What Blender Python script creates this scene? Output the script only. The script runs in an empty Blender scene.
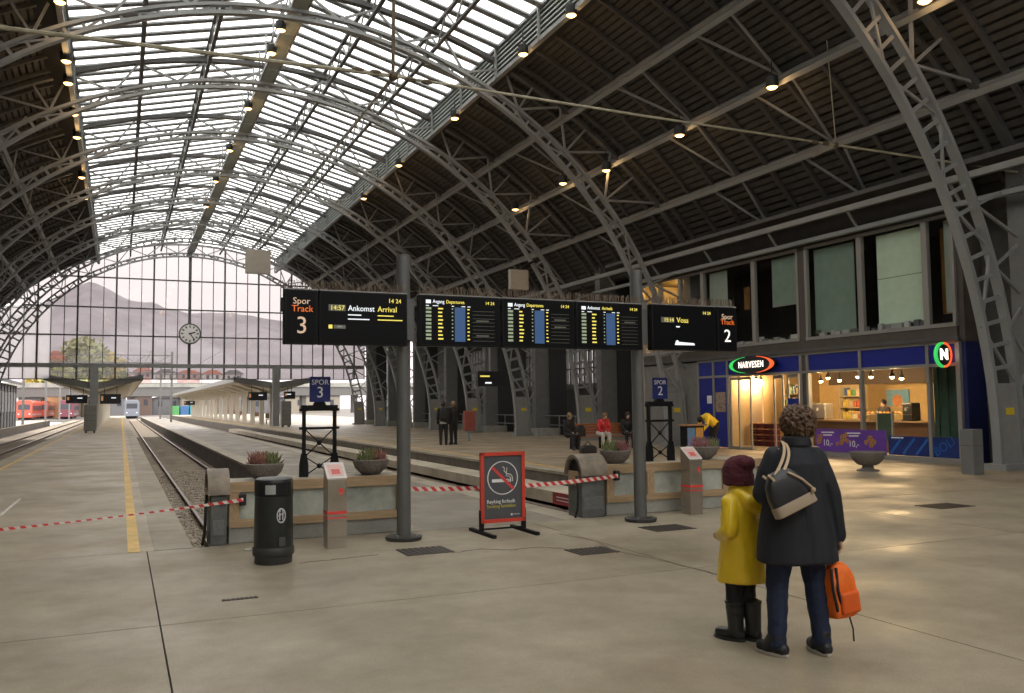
import bpy, bmesh, math, random
from mathutils import Vector, Matrix, noise
random.seed(7)
sc = bpy.context.scene
col = sc.collection
# ------------------------------------------------------------------ camera
F_PX = 858.0
V1 = (121.0, 408.0)                      # vanishing point of the tracks
V2Y = 383.0
CAMH = 1.65
def _d(px, py): return Vector(((px-512)/F_PX, -(py-346.5)/F_PX, -1.0))
V2 = (512+(F_PX**2+(V1[1]-346.5)*(V2Y-346.5))/391.0, V2Y)
_Y = _d(*V1).normalized(); _X = _d(*V2); _X = (_X-_Y*_X.dot(_Y)).normalized(); _Z = _X.cross(_Y)
RC = Matrix((_X, _Y, _Z))                # world = RC @ camera
CPOS = Vector((0, 0, CAMH))
def ray(px, py): return RC @ _d(px, py)
def gp(px, py, z=0.0):
    r = ray(px, py); return CPOS + r*((z-CAMH)/r.z)
def atX(px, py, x):
    r = ray(px, py); return CPOS + r*(x/r.x)
def atY(px, py, y):
    r = ray(px, py); return CPOS + r*(y/r.y)
cam_data = bpy.data.cameras.new('camera'); cam = bpy.data.objects.new('camera', cam_data); col.objects.link(cam)
cam_data.sensor_width = 36; cam_data.lens = F_PX/1024*36; cam_data.clip_end = 5000; cam_data.clip_start = .05
cam.matrix_world = Matrix.Translation(CPOS) @ RC.to_4x4()
sc.camera = cam
# ------------------------------------------------------------------ world, exposure
sc.view_settings.view_transform = 'Standard'; sc.view_settings.look = 'None'
sc.view_settings.gamma = 1; sc.view_settings.use_curve_mapping = False
sc.view_settings.exposure = 0.3
sc.cycles.use_denoising = True
sc.cycles.max_bounces = 8; sc.cycles.diffuse_bounces = 4; sc.cycles.transparent_max_bounces = 16
sc.cycles.sample_clamp_indirect = 6
SKY = 3.2
w = bpy.data.worlds.new('overcast'); sc.world = w; w.use_nodes = True
nt = w.node_tree; nt.nodes.clear()
out = nt.nodes.new('ShaderNodeOutputWorld'); bg = nt.nodes.new('ShaderNodeBackground')
tc = nt.nodes.new('ShaderNodeTexCoord'); nz = nt.nodes.new('ShaderNodeTexNoise'); cr = nt.nodes.new('ShaderNodeValToRGB')
mp = nt.nodes.new('ShaderNodeMapping'); mp.inputs['Scale'].default_value = (1, 1, 3)
nz.inputs['Scale'].default_value = 2.2; nz.inputs['Detail'].default_value = 4
cr.color_ramp.elements[0].position = .3; cr.color_ramp.elements[0].color = (.82, .775, .75, 1)
cr.color_ramp.elements[1].position = .7; cr.color_ramp.elements[1].color = (1.0, .955, .92, 1)
nt.links.new(tc.outputs['Generated'], mp.inputs['Vector']); nt.links.new(mp.outputs[0], nz.inputs['Vector'])
nt.links.new(nz.outputs['Fac'], cr.inputs[0]); nt.links.new(cr.outputs[0], bg.inputs[0]); bg.inputs[1].default_value = SKY
nt.links.new(bg.outputs[0], out.inputs[0])
# ------------------------------------------------------------------ materials
MATS = {}
def M(name, c=(.5, .5, .5), rough=.6, metal=0., var=.18, scale=4., bump=0., bscale=None, emis=None, spec=.5, world=False, coat=0., rvar=0.):
    if name in MATS: return MATS[name]
    m = bpy.data.materials.new(name); m.use_nodes = True; n = m.node_tree.nodes; L = m.node_tree.links
    b = n['Principled BSDF']; b.inputs['Roughness'].default_value = rough; b.inputs['Metallic'].default_value = metal
    b.inputs['Base Color'].default_value = (*c, 1); b.inputs['Specular IOR Level'].default_value = spec
    b.inputs['Coat Weight'].default_value = coat
    if emis:
        b.inputs['Emission Color'].default_value = (*emis[0], 1); b.inputs['Emission Strength'].default_value = emis[1]
    if var > 0 or bump > 0 or rvar > 0:
        if world: src = n.new('ShaderNodeNewGeometry').outputs['Position']
        else: src = n.new('ShaderNodeTexCoord').outputs['Object']
        t = n.new('ShaderNodeTexNoise'); t.inputs['Scale'].default_value = scale; t.inputs['Detail'].default_value = 6; t.inputs['Roughness'].default_value = .65
        L.new(src, t.inputs['Vector'])
        if var > 0:
            r = n.new('ShaderNodeValToRGB'); r.color_ramp.elements[0].position = .3; r.color_ramp.elements[1].position = .7
            r.color_ramp.elements[0].color = (*[x*(1-var) for x in c], 1); r.color_ramp.elements[1].color = (*[min(1, x*(1+var)) for x in c], 1)
            L.new(t.outputs['Fac'], r.inputs[0]); L.new(r.outputs[0], b.inputs['Base Color'])
        if rvar > 0:
            mr = n.new('ShaderNodeMapRange'); mr.inputs['From Min'].default_value = .3; mr.inputs['From Max'].default_value = .7
            mr.inputs['To Min'].default_value = max(.03, rough-rvar); mr.inputs['To Max'].default_value = min(1, rough+rvar)
            L.new(t.outputs['Fac'], mr.inputs[0]); L.new(mr.outputs[0], b.inputs['Roughness'])
        if bump > 0:
            t2 = n.new('ShaderNodeTexNoise'); t2.inputs['Scale'].default_value = bscale or scale*8; t2.inputs['Detail'].default_value = 4
            L.new(src, t2.inputs['Vector']); bp = n.new('ShaderNodeBump'); bp.inputs['Strength'].default_value = bump; bp.inputs['Distance'].default_value = .02
            L.new(t2.outputs['Fac'], bp.inputs['Height']); L.new(bp.outputs[0], b.inputs['Normal'])
    MATS[name] = m; return m
def glass(name, tint, refl=.08, rough=.05, diff=0., dcol=(.8, .8, .8)):
    """thin pane: see-through with a sheen and, if diff > 0, a film of dirt"""
    if name in MATS: return MATS[name]
    m = bpy.data.materials.new(name); m.use_nodes = True; n = m.node_tree.nodes; L = m.node_tree.links; n.clear()
    o = n.new('ShaderNodeOutputMaterial'); tr = n.new('ShaderNodeBsdfTransparent'); tr.inputs[0].default_value = (*tint, 1)
    gl = n.new('ShaderNodeBsdfGlossy'); gl.inputs['Roughness'].default_value = rough
    mx = n.new('ShaderNodeMixShader'); lw = n.new('ShaderNodeLayerWeight'); lw.inputs[0].default_value = .5
    pw = n.new('ShaderNodeMath'); pw.operation = 'POWER'; pw.inputs[1].default_value = 4.; L.new(lw.outputs['Facing'], pw.inputs[0])
    fr = n.new('ShaderNodeMath'); fr.operation = 'MULTIPLY_ADD'; fr.inputs[1].default_value = .6; fr.inputs[2].default_value = refl; L.new(pw.outputs[0], fr.inputs[0])
    L.new(fr.outputs[0], mx.inputs[0]); L.new(tr.outputs[0], mx.inputs[1]); L.new(gl.outputs[0], mx.inputs[2])
    last = mx
    if diff > 0:
        tl = n.new('ShaderNodeBsdfTranslucent'); tl.inputs[0].default_value = (*dcol, 1)
        m2 = n.new('ShaderNodeMixShader'); t = n.new('ShaderNodeTexNoise'); t.inputs['Scale'].default_value = .35; t.inputs['Detail'].default_value = 5
        g = n.new('ShaderNodeNewGeometry'); L.new(g.outputs['Position'], t.inputs['Vector'])
        mr = n.new('ShaderNodeMapRange'); mr.inputs['To Min'].default_value = diff*.6; mr.inputs['To Max'].default_value = min(1, diff*1.4)
        L.new(t.outputs['Fac'], mr.inputs[0]); L.new(mr.outputs[0], m2.inputs[0])
        L.new(mx.outputs[0], m2.inputs[1]); L.new(tl.outputs[0], m2.inputs[2]); last = m2
    L.new(last.outputs[0], o.inputs[0]); MATS[name] = m; return m
def concrete(name, c1, c2, c3, rlo=.3, rhi=.7, crack=True):
    m = bpy.data.materials.new(name); m.use_nodes = True; n = m.node_tree.nodes; L = m.node_tree.links; b = n['Principled BSDF']
    g = n.new('ShaderNodeNewGeometry')
    def ns(s, d=6, r=.6):
        t = n.new('ShaderNodeTexNoise'); t.inputs['Scale'].default_value = s; t.inputs['Detail'].default_value = d; t.inputs['Roughness'].default_value = r
        L.new(g.outputs['Position'], t.inputs['Vector']); return t.outputs['Fac']
    r1 = n.new('ShaderNodeValToRGB'); e = r1.color_ramp.elements; e[0].position = .32; e[0].color = (*c1, 1); e[1].position = .7; e[1].color = (*c3, 1)
    k = e.new(.5); k.color = (*c2, 1)
    L.new(ns(.45, 8, .62), r1.inputs[0])
    r2 = n.new('ShaderNodeValToRGB'); r2.color_ramp.elements[0].position = .25; r2.color_ramp.elements[0].color = (.72, .7, .67, 1)
    r2.color_ramp.elements[1].position = .68; r2.color_ramp.elements[1].color = (1, 1, 1, 1); L.new(ns(2.3, 9, .7), r2.inputs[0])
    r3 = n.new('ShaderNodeValToRGB'); r3.color_ramp.elements[0].position = .3; r3.color_ramp.elements[0].color = (.86, .86, .86, 1)
    r3.color_ramp.elements[1].position = .7; r3.color_ramp.elements[1].color = (1.08, 1.08, 1.08, 1); L.new(ns(60, 3, .6), r3.inputs[0])
    def mul(a, bb):
        x = n.new('ShaderNodeMix'); x.data_type = 'RGBA'; x.blend_type = 'MULTIPLY'; x.inputs[0].default_value = 1
        L.new(a, x.inputs[6]); L.new(bb, x.inputs[7]); return x.outputs[2]
    L.new(mul(mul(r1.outputs[0], r2.outputs[0]), r3.outputs[0]), b.inputs['Base Color'])
    mr = n.new('ShaderNodeMapRange'); mr.inputs['From Min'].default_value = .35; mr.inputs['From Max'].default_value = .65
    mr.inputs['To Min'].default_value = rlo; mr.inputs['To Max'].default_value = rhi; L.new(ns(.8, 6), mr.inputs[0]); L.new(mr.outputs[0], b.inputs['Roughness'])
    bp = n.new('ShaderNodeBump'); bp.inputs['Strength'].default_value = .12; bp.inputs['Distance'].default_value = .01
    L.new(ns(45, 5), bp.inputs['Height']); L.new(bp.outputs[0], b.inputs['Normal'])
    MATS[name] = m; return m
# ------------------------------------------------------------------ mesh helpers
ORG = {}                                   # world position of every parent
class MB:
    def __init__(s): s.v = []; s.f = []
    def add(s, vs, fs):
        o = len(s.v); s.v += [tuple(p) for p in vs]; s.f += [tuple(i+o for i in f) for f in fs]; return s
    def box(s, a, b):
        (x0, y0, z0), (x1, y1, z1) = a, b
        x0, x1 = min(x0, x1), max(x0, x1); y0, y1 = min(y0, y1), max(y0, y1); z0, z1 = min(z0, z1), max(z0, z1)
        return s.add([(x0,y0,z0),(x1,y0,z0),(x1,y1,z0),(x0,y1,z0),(x0,y0,z1),(x1,y0,z1),(x1,y1,z1),(x0,y1,z1)],
                     [(0,3,2,1),(4,5,6,7),(0,1,5,4),(1,2,6,5),(2,3,7,6),(3,0,4,7)])
    def beam(s, p, q, w, h=None, up=(0, 0, 1)):
        m = beam_matrix(p, q, w, h or w, up)
        return s.add([m @ Vector(c) for c in CUBE_V], CUBE_F)
    def tube(s, pts, r, n=8, cap=True):
        pts = [Vector(p) for p in pts]; rs = r if isinstance(r, (list, tuple)) else [r]*len(pts)
        vs = []; fs = []; ref = None
        for i, p in enumerate(pts):
            t = (pts[min(i+1, len(pts)-1)]-pts[max(i-1, 0)]).normalized()
            if ref is None: ref = t.orthogonal().normalized()
            ref = (ref-t*ref.dot(t)).normalized(); bi = t.cross(ref)
            for k in range(n):
                a = 2*math.pi*k/n; vs.append(p+(ref*math.cos(a)+bi*math.sin(a))*rs[i])
        for i in range(len(pts)-1):
            for k in range(n): fs.append((i*n+k, i*n+(k+1) % n, (i+1)*n+(k+1) % n, (i+1)*n+k))
        if cap: fs.append(tuple(range(n-1, -1, -1))); fs.append(tuple(range((len(pts)-1)*n, len(pts)*n)))
        return s.add(vs, fs)
    def lathe(s, prof, c=(0, 0, 0), n=24, sx=1, sy=1):
        vs = []; fs = []
        for r, z in prof:
            for k in range(n):
                a = 2*math.pi*k/n; vs.append((c[0]+r*math.cos(a)*sx, c[1]+r*math.sin(a)*sy, c[2]+z))
        for i in range(len(prof)-1):
            for k in range(n): fs.append((i*n+k, i*n+(k+1) % n, (i+1)*n+(k+1) % n, (i+1)*n+k))
        fs.append(tuple(range(n-1, -1, -1))); fs.append(tuple(range((len(prof)-1)*n, len(prof)*n)))
        return s.add(vs, fs)
    def loft(s, rings, n=20):
        """rings: (cx, cy, z, rx, ry)"""
        vs = []; fs = []
        for cx, cy, z, rx, ry in rings:
            for k in range(n):
                a = 2*math.pi*k/n; vs.append((cx+rx*math.cos(a), cy+ry*math.sin(a), z))
        for i in range(len(rings)-1):
            for k in range(n): fs.append((i*n+k, i*n+(k+1) % n, (i+1)*n+(k+1) % n, (i+1)*n+k))
        fs.append(tuple(range(n-1, -1, -1))); fs.append(tuple(range((len(rings)-1)*n, len(rings)*n)))
        return s.add(vs, fs)
    def quad(s, a, b, c, d): return s.add([a, b, c, d], [(0, 1, 2, 3)])
    def prism(s, poly, ex):
        """poly: 3-d outline, ex: extrusion vector"""
        n = len(poly); ex = Vector(ex); P = [Vector(p) for p in poly]
        return s.add(P+[p+ex for p in P], [tuple(range(n-1, -1, -1)), tuple(range(n, 2*n))]+[(k, (k+1) % n, n+(k+1) % n, n+k) for k in range(n)])
    def ball(s, c, r, nu=10, nv=6, sc=(1, 1, 1)):
        prof = []
        for i in range(nv+1):
            a = -math.pi/2+math.pi*i/nv; prof.append((max(1e-4, r*math.cos(a)), r*math.sin(a)*sc[2]))
        return s.lathe(prof, c, nu, sc[0], sc[1])
    def xf(s, m):
        s.v = [tuple(m @ Vector(p)) for p in s.v]; return s
    def mesh(s, name):
        me = bpy.data.meshes.new(name); me.from_pydata(s.v, [], s.f); me.validate(); return me
    def build(s, name, mat, parent=None, smooth=False, bevel=0, keep=False):
        V = [Vector(p) for p in s.v]
        lo = [min(p[i] for p in V) for i in range(3)]; hi = [max(p[i] for p in V) for i in range(3)]
        c = Vector(((lo[0]+hi[0])/2, (lo[1]+hi[1])/2, lo[2]))
        s.v = [tuple(p-c) for p in V]
        me = s.mesh(name); fix_normals(me)
        o = bpy.data.objects.new(name, me); col.objects.link(o); me.materials.append(mat)
        if smooth: smooth_mesh(me)
        if parent is not None: o.parent = parent; o.location = c-ORG[parent.name]
        else: o.location = c
        ORG[o.name] = c
        if bevel:
            b = o.modifiers.new('bevel', 'BEVEL'); b.width = bevel; b.segments = 2; b.limit_method = 'ANGLE'
        return o
def fix_normals(me):
    bm = bmesh.new(); bm.from_mesh(me); bmesh.ops.recalc_face_normals(bm, faces=bm.faces); bm.to_mesh(me); bm.free()
def smooth_mesh(me, ang=40):
    for p in me.polygons: p.use_smooth = True
    bm = bmesh.new(); bm.from_mesh(me)
    for e in bm.edges:
        if len(e.link_faces) == 2 and e.calc_face_angle(0) > math.radians(ang): e.smooth = False
    bm.to_mesh(me); bm.free()
CUBE_V = [(-.5,-.5,-.5),(.5,-.5,-.5),(.5,.5,-.5),(-.5,.5,-.5),(-.5,-.5,.5),(.5,-.5,.5),(.5,.5,.5),(-.5,.5,.5)]
CUBE_F = [(0,3,2,1),(4,5,6,7),(0,1,5,4),(1,2,6,5),(2,3,7,6),(3,0,4,7)]
UNIT = {}
def unit_cube(mat):
    if mat.name not in UNIT:
        me = bpy.data.meshes.new('unit_'+mat.name); me.from_pydata(CUBE_V, [], CUBE_F); me.materials.append(mat); UNIT[mat.name] = me
    return UNIT[mat.name]
def beam_matrix(p, q, w, h, up=(0, 0, 1)):
    p = Vector(p); q = Vector(q); d = q-p; L = d.length; x = d.normalized(); u = Vector(up)
    if abs(x.dot(u)) > .98: u = Vector((0, 1, 0)) if abs(x.y) < .9 else Vector((1, 0, 0))
    y = u.cross(x).normalized(); z = x.cross(y)
    m = Matrix((x*L, y*w, z*h)).transposed().to_4x4(); return Matrix.Translation((p+q)/2) @ m
def piece(name, parent, mat, p, q, w, h=None, up=(0, 0, 1)):
    """one beam as an object of its own, all sharing one cube mesh"""
    o = bpy.data.objects.new(name, unit_cube(mat)); col.objects.link(o); o.parent = parent
    o.matrix_local = Matrix.Translation(-ORG[parent.name]) @ beam_matrix(p, q, w, h or w, up); return o
def bpiece(name, parent, mat, a, b):
    a = Vector(a); b = Vector(b); c = (a+b)/2; s = b-a
    o = bpy.data.objects.new(name, unit_cube(mat)); col.objects.link(o); o.parent = parent
    o.location = c-ORG[parent.name]; o.scale = (abs(s.x), abs(s.y), abs(s.z)); return o
def share(name, me, parent, loc, rot=(0, 0, 0)):
    o = bpy.data.objects.new(name, me); col.objects.link(o); o.parent = parent
    o.location = Vector(loc)-(ORG[parent.name] if parent else Vector()); o.rotation_euler = rot; return o
def tag(o, label=None, cat=None, group=None, kind=None):
    if label: o['label'] = label
    if cat: o['category'] = cat
    if group: o['group'] = group
    if kind: o['kind'] = kind
    return o
def thing(name, label, cat, loc=(0, 0, 0), group=None, kind=None):
    o = bpy.data.objects.new(name, None); col.objects.link(o); o.location = loc; o.empty_display_size = .1
    ORG[o.name] = Vector(loc); return tag(o, label, cat, group, kind)
def copy_tree(o, parent=None):
    c = o.copy(); col.objects.link(c); c.parent = parent
    if o.name in ORG: ORG[c.name] = ORG[o.name].copy()
    for ch in list(o.children): copy_tree(ch, c)
    return c
R_BOARD = (math.pi/2, 0, 0)                 # writing on a face that looks towards -Y
R_FACADE = (math.pi/2, 0, -math.pi/2)       # writing on a face that looks towards -X
def text(s, size, loc, rot, mat, parent, name='lettering', align='LEFT', ext=.002, sx=1., bold=0., space=1.):
    cu = bpy.data.curves.new(name, 'FONT'); cu.body = s; cu.size = size; cu.extrude = ext; cu.align_x = align; cu.align_y = 'CENTER'; cu.resolution_u = 3; cu.offset = bold; cu.space_character = space
    t = bpy.data.objects.new('tmp', cu); col.objects.link(t)
    dg = bpy.context.evaluated_depsgraph_get(); me = bpy.data.meshes.new_from_object(t.evaluated_get(dg))
    bpy.data.objects.remove(t); bpy.data.curves.remove(cu)
    me.materials.clear(); me.materials.append(mat)
    o = bpy.data.objects.new(name, me); col.objects.link(o); o.parent = parent
    o.location = Vector(loc)-(ORG[parent.name] if parent else Vector()); o.rotation_euler = rot; o.scale = (sx, 1, 1); return o
def disc(name, c, r, nrm, mat, parent, n=28, rin=0., th=.004, ry=None):
    """flat disc or ring facing nrm ('-Y' or '-X')"""
    ry = ry or r; mb = MB(); vs = []; fs = []
    def P(rr, rr2, a, d):
        if nrm == '-Y': return (c[0]+rr*math.cos(a), c[1]-d, c[2]+rr2*math.sin(a))
        return (c[0]-d, c[1]-rr*math.cos(a), c[2]+rr2*math.sin(a))
    if rin <= 0:
        mb.prism([P(r, ry, 2*math.pi*k/n, 0) for k in range(n)], (0, -th, 0) if nrm == '-Y' else (-th, 0, 0))
    else:
        for k in range(n):
            a = 2*math.pi*k/n
            vs += [P(r, ry, a, 0), P(rin, rin*ry/r, a, 0), P(r, ry, a, th), P(rin, rin*ry/r, a, th)]
        for k in range(n):
            i = 4*k; j = 4*((k+1) % n)
            fs += [(i, j, j+1, i+1), (i+2, i+3, j+3, j+2), (i, i+2, j+2, j), (i+1, j+1, j+3, i+3)]
        mb.add(vs, fs)
    return mb.build(name, mat, parent)
# ================================================================== materials in use
m_floor = concrete('concourse_concrete', (.255, .215, .152), (.335, .285, .206), (.40, .35, .26), .34, .65)
m_plat = concrete('platform_asphalt', (.31, .26, .185), (.39, .33, .24), (.46, .395, .295), .32, .7)
m_asph = concrete('dark_asphalt', (.19, .165, .13), (.25, .22, .175), (.31, .275, .22), .4, .75)
m_tanp = concrete('tan_paving', (.27, .22, .15), (.35, .285, .20), (.42, .35, .25), .35, .7)
m_pface = M('platform_face', (.11, .095, .08), .9, var=.35, scale=2, world=True)
m_joint = M('joint_dark', (.06, .055, .05), .9)
m_edge = concrete('edge_stone', (.29, .25, .19), (.37, .325, .25), (.45, .40, .315), .5, .8)
m_conc = concrete('grey_concrete', (.25, .25, .23), (.36, .36, .33), (.45, .45, .41), .6, .9)
m_ballast = M('ballast_stone', (.34, .285, .22), .95, var=.6, scale=26, bump=.4, bscale=30, world=True)
m_rail = M('rail_steel', (.16, .13, .11), .35, .7, var=.4, scale=9)
m_rust = M('rail_rust', (.13, .08, .05), .8, .2, var=.4, scale=9)
m_sleeper = M('sleeper_wood', (.27, .23, .18), .9, var=.4, scale=7)
m_yellow = M('yellow_line_paint', (.62, .40, .10), .55, var=.25, scale=3, world=True)
m_white = M('white_line_paint', (.62, .60, .55), .6, var=.2, scale=3)
m_steel = M('painted_steel', (.26, .265, .26), .5, .1, var=.12, scale=1.2, world=True)
m_steel_d = M('dark_steel', (.085, .083, .082), .55, .1, var=.2, scale=2, world=True)
m_deck = M('deck_board', (.066, .062, .057), .75, var=.3, scale=3, world=True)
m_deckback = M('deck_backing', (.035, .032, .030), .9, var=.2)
m_rafter = M('roof_rafter', (.075, .071, .068), .7, var=.2, world=True)
m_green = M('louvre_green', (.34, .38, .36), .5, var=.12, world=True)
m_bar = M('glazing_bar', (.20, .21, .215), .5, .2, var=.1, world=True)
m_sky = glass('skylight_glass', (.93, .96, .95), .04, .1, .12, (.8, .85, .83))
m_gab = glass('gable_glass', (.30, .285, .29), .04, .05, .10, (.45, .43, .44))
m_frost = glass('gable_frosted', (.2, .2, .2), .04, .1, .8, (.45, .43, .44))
# ================================================================== ground
X_A, X_B, X_C, X_D, X_E = -3.5, .8, 3.25, 6.16, 9.65          # platform edges
Y0 = 10.85
fl = MB().box((-14, -8, -.9), (30, Y0, -.03)).build('floor', m_joint); tag(fl, 'grey concrete concourse floor with damp patches', 'floor', kind='structure')
xs = [-14, -9.4, -4.6, .30, 5.2, 10.1, 15.0, 19.3]; ys = [-8, -4.2, -.6, 3.3, 7.15, Y0]
for i in range(len(xs)-1):
    for j in range(len(ys)-1):
        g = .006
        bpiece('slab', fl, m_floor, (xs[i]+g, ys[j]+g, -.03), (xs[i+1]-g, ys[j+1]-g, 0))
m_crack = M('wet_crack', (.13, .105, .075), .45, var=.3, scale=6)
rc = random.Random(4)
for pts in ([(452, 553), (480, 549), (510, 550), (540, 547), (566, 549)], [(617, 553), (596, 541), (560, 534)], [(620, 552), (660, 560), (700, 570), (716, 574)], [(300, 563), (340, 559), (378, 555)]):
    g_ = [gp(*q) for q in pts]; cm = MB()
    for a, b in zip(g_[:-1], g_[1:]):
        n = 5
        for k in range(n):
            p = a.lerp(b, k/n)+Vector((0, rc.uniform(-.02, .02), .0015)); q = a.lerp(b, (k+1.1)/n)+Vector((0, rc.uniform(-.02, .02), .0015)); cm.beam(p, q, rc.uniform(.012, .04), .002)
    cm.build('crack', m_crack, fl)
def platform(name, x0, x1, y0, y1, label, edges, mat=m_plat):
    t = thing(name, label, 'platform', ((x0+x1)/2, y0, -.9), kind='structure')
    MB().box((x0+.02, y0, -.9), (x1-.02, y1, -.06)).build('platform_body', m_pface, t)
    e0 = .42 if 0 in edges else 0; e1 = .42 if 1 in edges else 0
    n = 10 if y1 < 100 else 14
    yb = [y0+(y1-y0)*(k/n)**1.4 for k in range(n+1)]
    for k in range(n): bpiece('paving_slab', t, mat, (x0+e0, yb[k]+.005, -.06), (x1-e1, yb[k+1]-.005, 0))
    for e, xx in ((0, x0), (1, x1-.42)):
        if e in edges:
            y = y0; L = 1.6
            while y < min(y1, 75):
                bpiece('edge_stone', t, m_edge, (xx, y+.006, -.06), (xx+.42, min(y+L, y1)-.006, .004)); y += L
            if y1 > 75: bpiece('edge_strip', t, m_edge, (xx, y, -.06), (xx+.42, y1, .004))
    return t
pl = platform('platform_west', X_A, X_B, Y0, 200, 'long asphalt platform with yellow safety line beside the left track', (0, 1))
pm = platform('platform_middle', X_C, X_D, Y0, 170, 'narrow low platform between the two tracks behind the planter walls', (0, 1), m_asph)
pr = platform('platform_east', X_E, 30, Y0, 200, 'wide platform where people wait on a red bench', (0,), m_tanp)
pf = platform('platform_far_left', -16, -9.2, Y0, 140, 'pale far-left platform beside the grey building', (1,))
MB().box((0.10, Y0, .0005), (.23, 160, .004)).build('safety_line', m_yellow, pl)
MB().box((X_A+.45, 24, .0005), (X_A+.55, 160, .004)).build('safety_line', m_yellow, pl)
MB().box((10.2, 16, .0005), (10.32, 160, .004)).build('safety_line', m_yellow, pr)
# white T-shaped bay marking on the left platform
a = gp(0, 516); b = gp(20, 499); c = gp(4, 498.5); d = gp(30, 497)
mk = MB().beam((a.x, a.y, .004), (b.x, b.y, .004), .05, .003).beam((c.x, c.y, .004), (d.x, d.y, .004), .05, .003)
mk.build('bay_marking', m_white, pl)
pit = MB().box((-9.2, Y0, -1.1), (X_E, 200, -.75)).build('track_bed', M('track_bed_soil', (.12, .105, .09), .95, var=.4, scale=5, world=True)); tag(pit, 'sunken track bed below the platforms', 'track bed', kind='structure')
# concrete kerb on the far side of the right-hand track
m_kerb = concrete('pale_kerb', (.40, .35, .27), (.52, .46, .36), (.60, .54, .43), .6, .9)
kb = thing('trough_kerb', 'low pale concrete kerb along the far side of the right track', 'kerb', (9.2, 30, -.75), kind='structure')
y = Y0
while y < 80:
    bpiece('kerb_block', kb, m_kerb, (8.8, y+.008, -.57), (X_E, y+2.4-.008, -.31)); y += 2.4
def track(xc, label, y0=Y0, y1=190, half=1.3):
    t = thing('railway_track', label, 'track', (xc, y0, -.75), 'railway tracks')
    bl = MB()
    nx, ny = 7, 70
    ybs = [y0+(y1-y0)*(k/ny)**1.8 for k in range(ny+1)]
    vs = []; fs = []
    for yy in ybs:
        for i in range(nx+1):
            x = xc-half+2*half*i/nx; vs.append((x, yy, -.665+.02*noise.noise(Vector((x*3, yy*3, 1)))))
    for j in range(ny):
        for i in range(nx): k = j*(nx+1)+i; fs.append((k, k+1, k+nx+2, k+nx+1))
    bl.add(vs, fs).build('ballast', m_ballast, t)['kind'] = 'stuff'
    for sx in (-1, 1):
        x = xc+sx*.7175
        rb = MB(); prof = [(-.07, -.70), (.07, -.70), (.07, -.685), (.012, -.66), (.012, -.585), (.036, -.575), (.036, -.54), (-.036, -.54), (-.036, -.575), (-.012, -.585), (-.012, -.66), (-.07, -.685)]
        rb.prism([(x+px, y0+.3, pz) for px, pz in prof], (0, y1-y0-.3, 0)); rl = rb.build('rail', m_rust, t)
        MB().box((x-.028, y0+.3, -.54), (x+.028, y1, -.537)).build('rail_head', m_rail, rl)
    y = y0+.5; k = 0
    while k < 100:
        bpiece('sleeper', t, m_sleeper, (xc-1.22, y-.11, -.74), (xc+1.22, y+.11, -.648+.006*random.random())); y += .63; k += 1
    return t
for xa_, xb_ in ((.985, X_C), (6.16, X_E)):
    bpiece('end_block', fl, m_floor, (xa_, Y0, -.9), (xb_, 11.58, -.001))
t3 = track(2.17, 'railway track running between the yellow-lined platform and the narrow middle platform', half=1.36)
t2 = track(7.55, 'railway track on the right, beside the wide platform with the bench', half=1.35)
t4 = track(-6.13, 'railway track left of the yellow-lined platform', half=2.4)
# loose stones near the end of track 3
st = MB(); rr = random.Random(3)
for i in range(5200):
    y = Y0+.1+ (rr.random()**1.6)*22; x = .84+rr.random()*2.5
    r = .018+.022*rr.random()
    pts = [Vector((rr.uniform(.6, 1.3), 0, 0)), Vector((-rr.uniform(.6, 1.3), 0, 0)), Vector((0, rr.uniform(.6, 1.3), 0)), Vector((0, -rr.uniform(.6, 1.3), 0)), Vector((0, 0, .9)), Vector((0, 0, -.5))]
    rot = Matrix.Rotation(rr.random()*6.28, 3, (rr.random()-.5, rr.random()-.5, 1)); c = Vector((x, y, -.645+.015*rr.random()))
    st.add([c+rot @ (p*r) for p in pts], [(0,2,4),(2,1,4),(1,3,4),(3,0,4),(2,0,5),(1,2,5),(3,1,5),(0,3,5)])
s_ = st.build('loose_stone', M('loose_stone', (.36, .31, .25), .9, var=.55, scale=9, world=True), t3); s_['kind'] = 'stuff'
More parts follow.
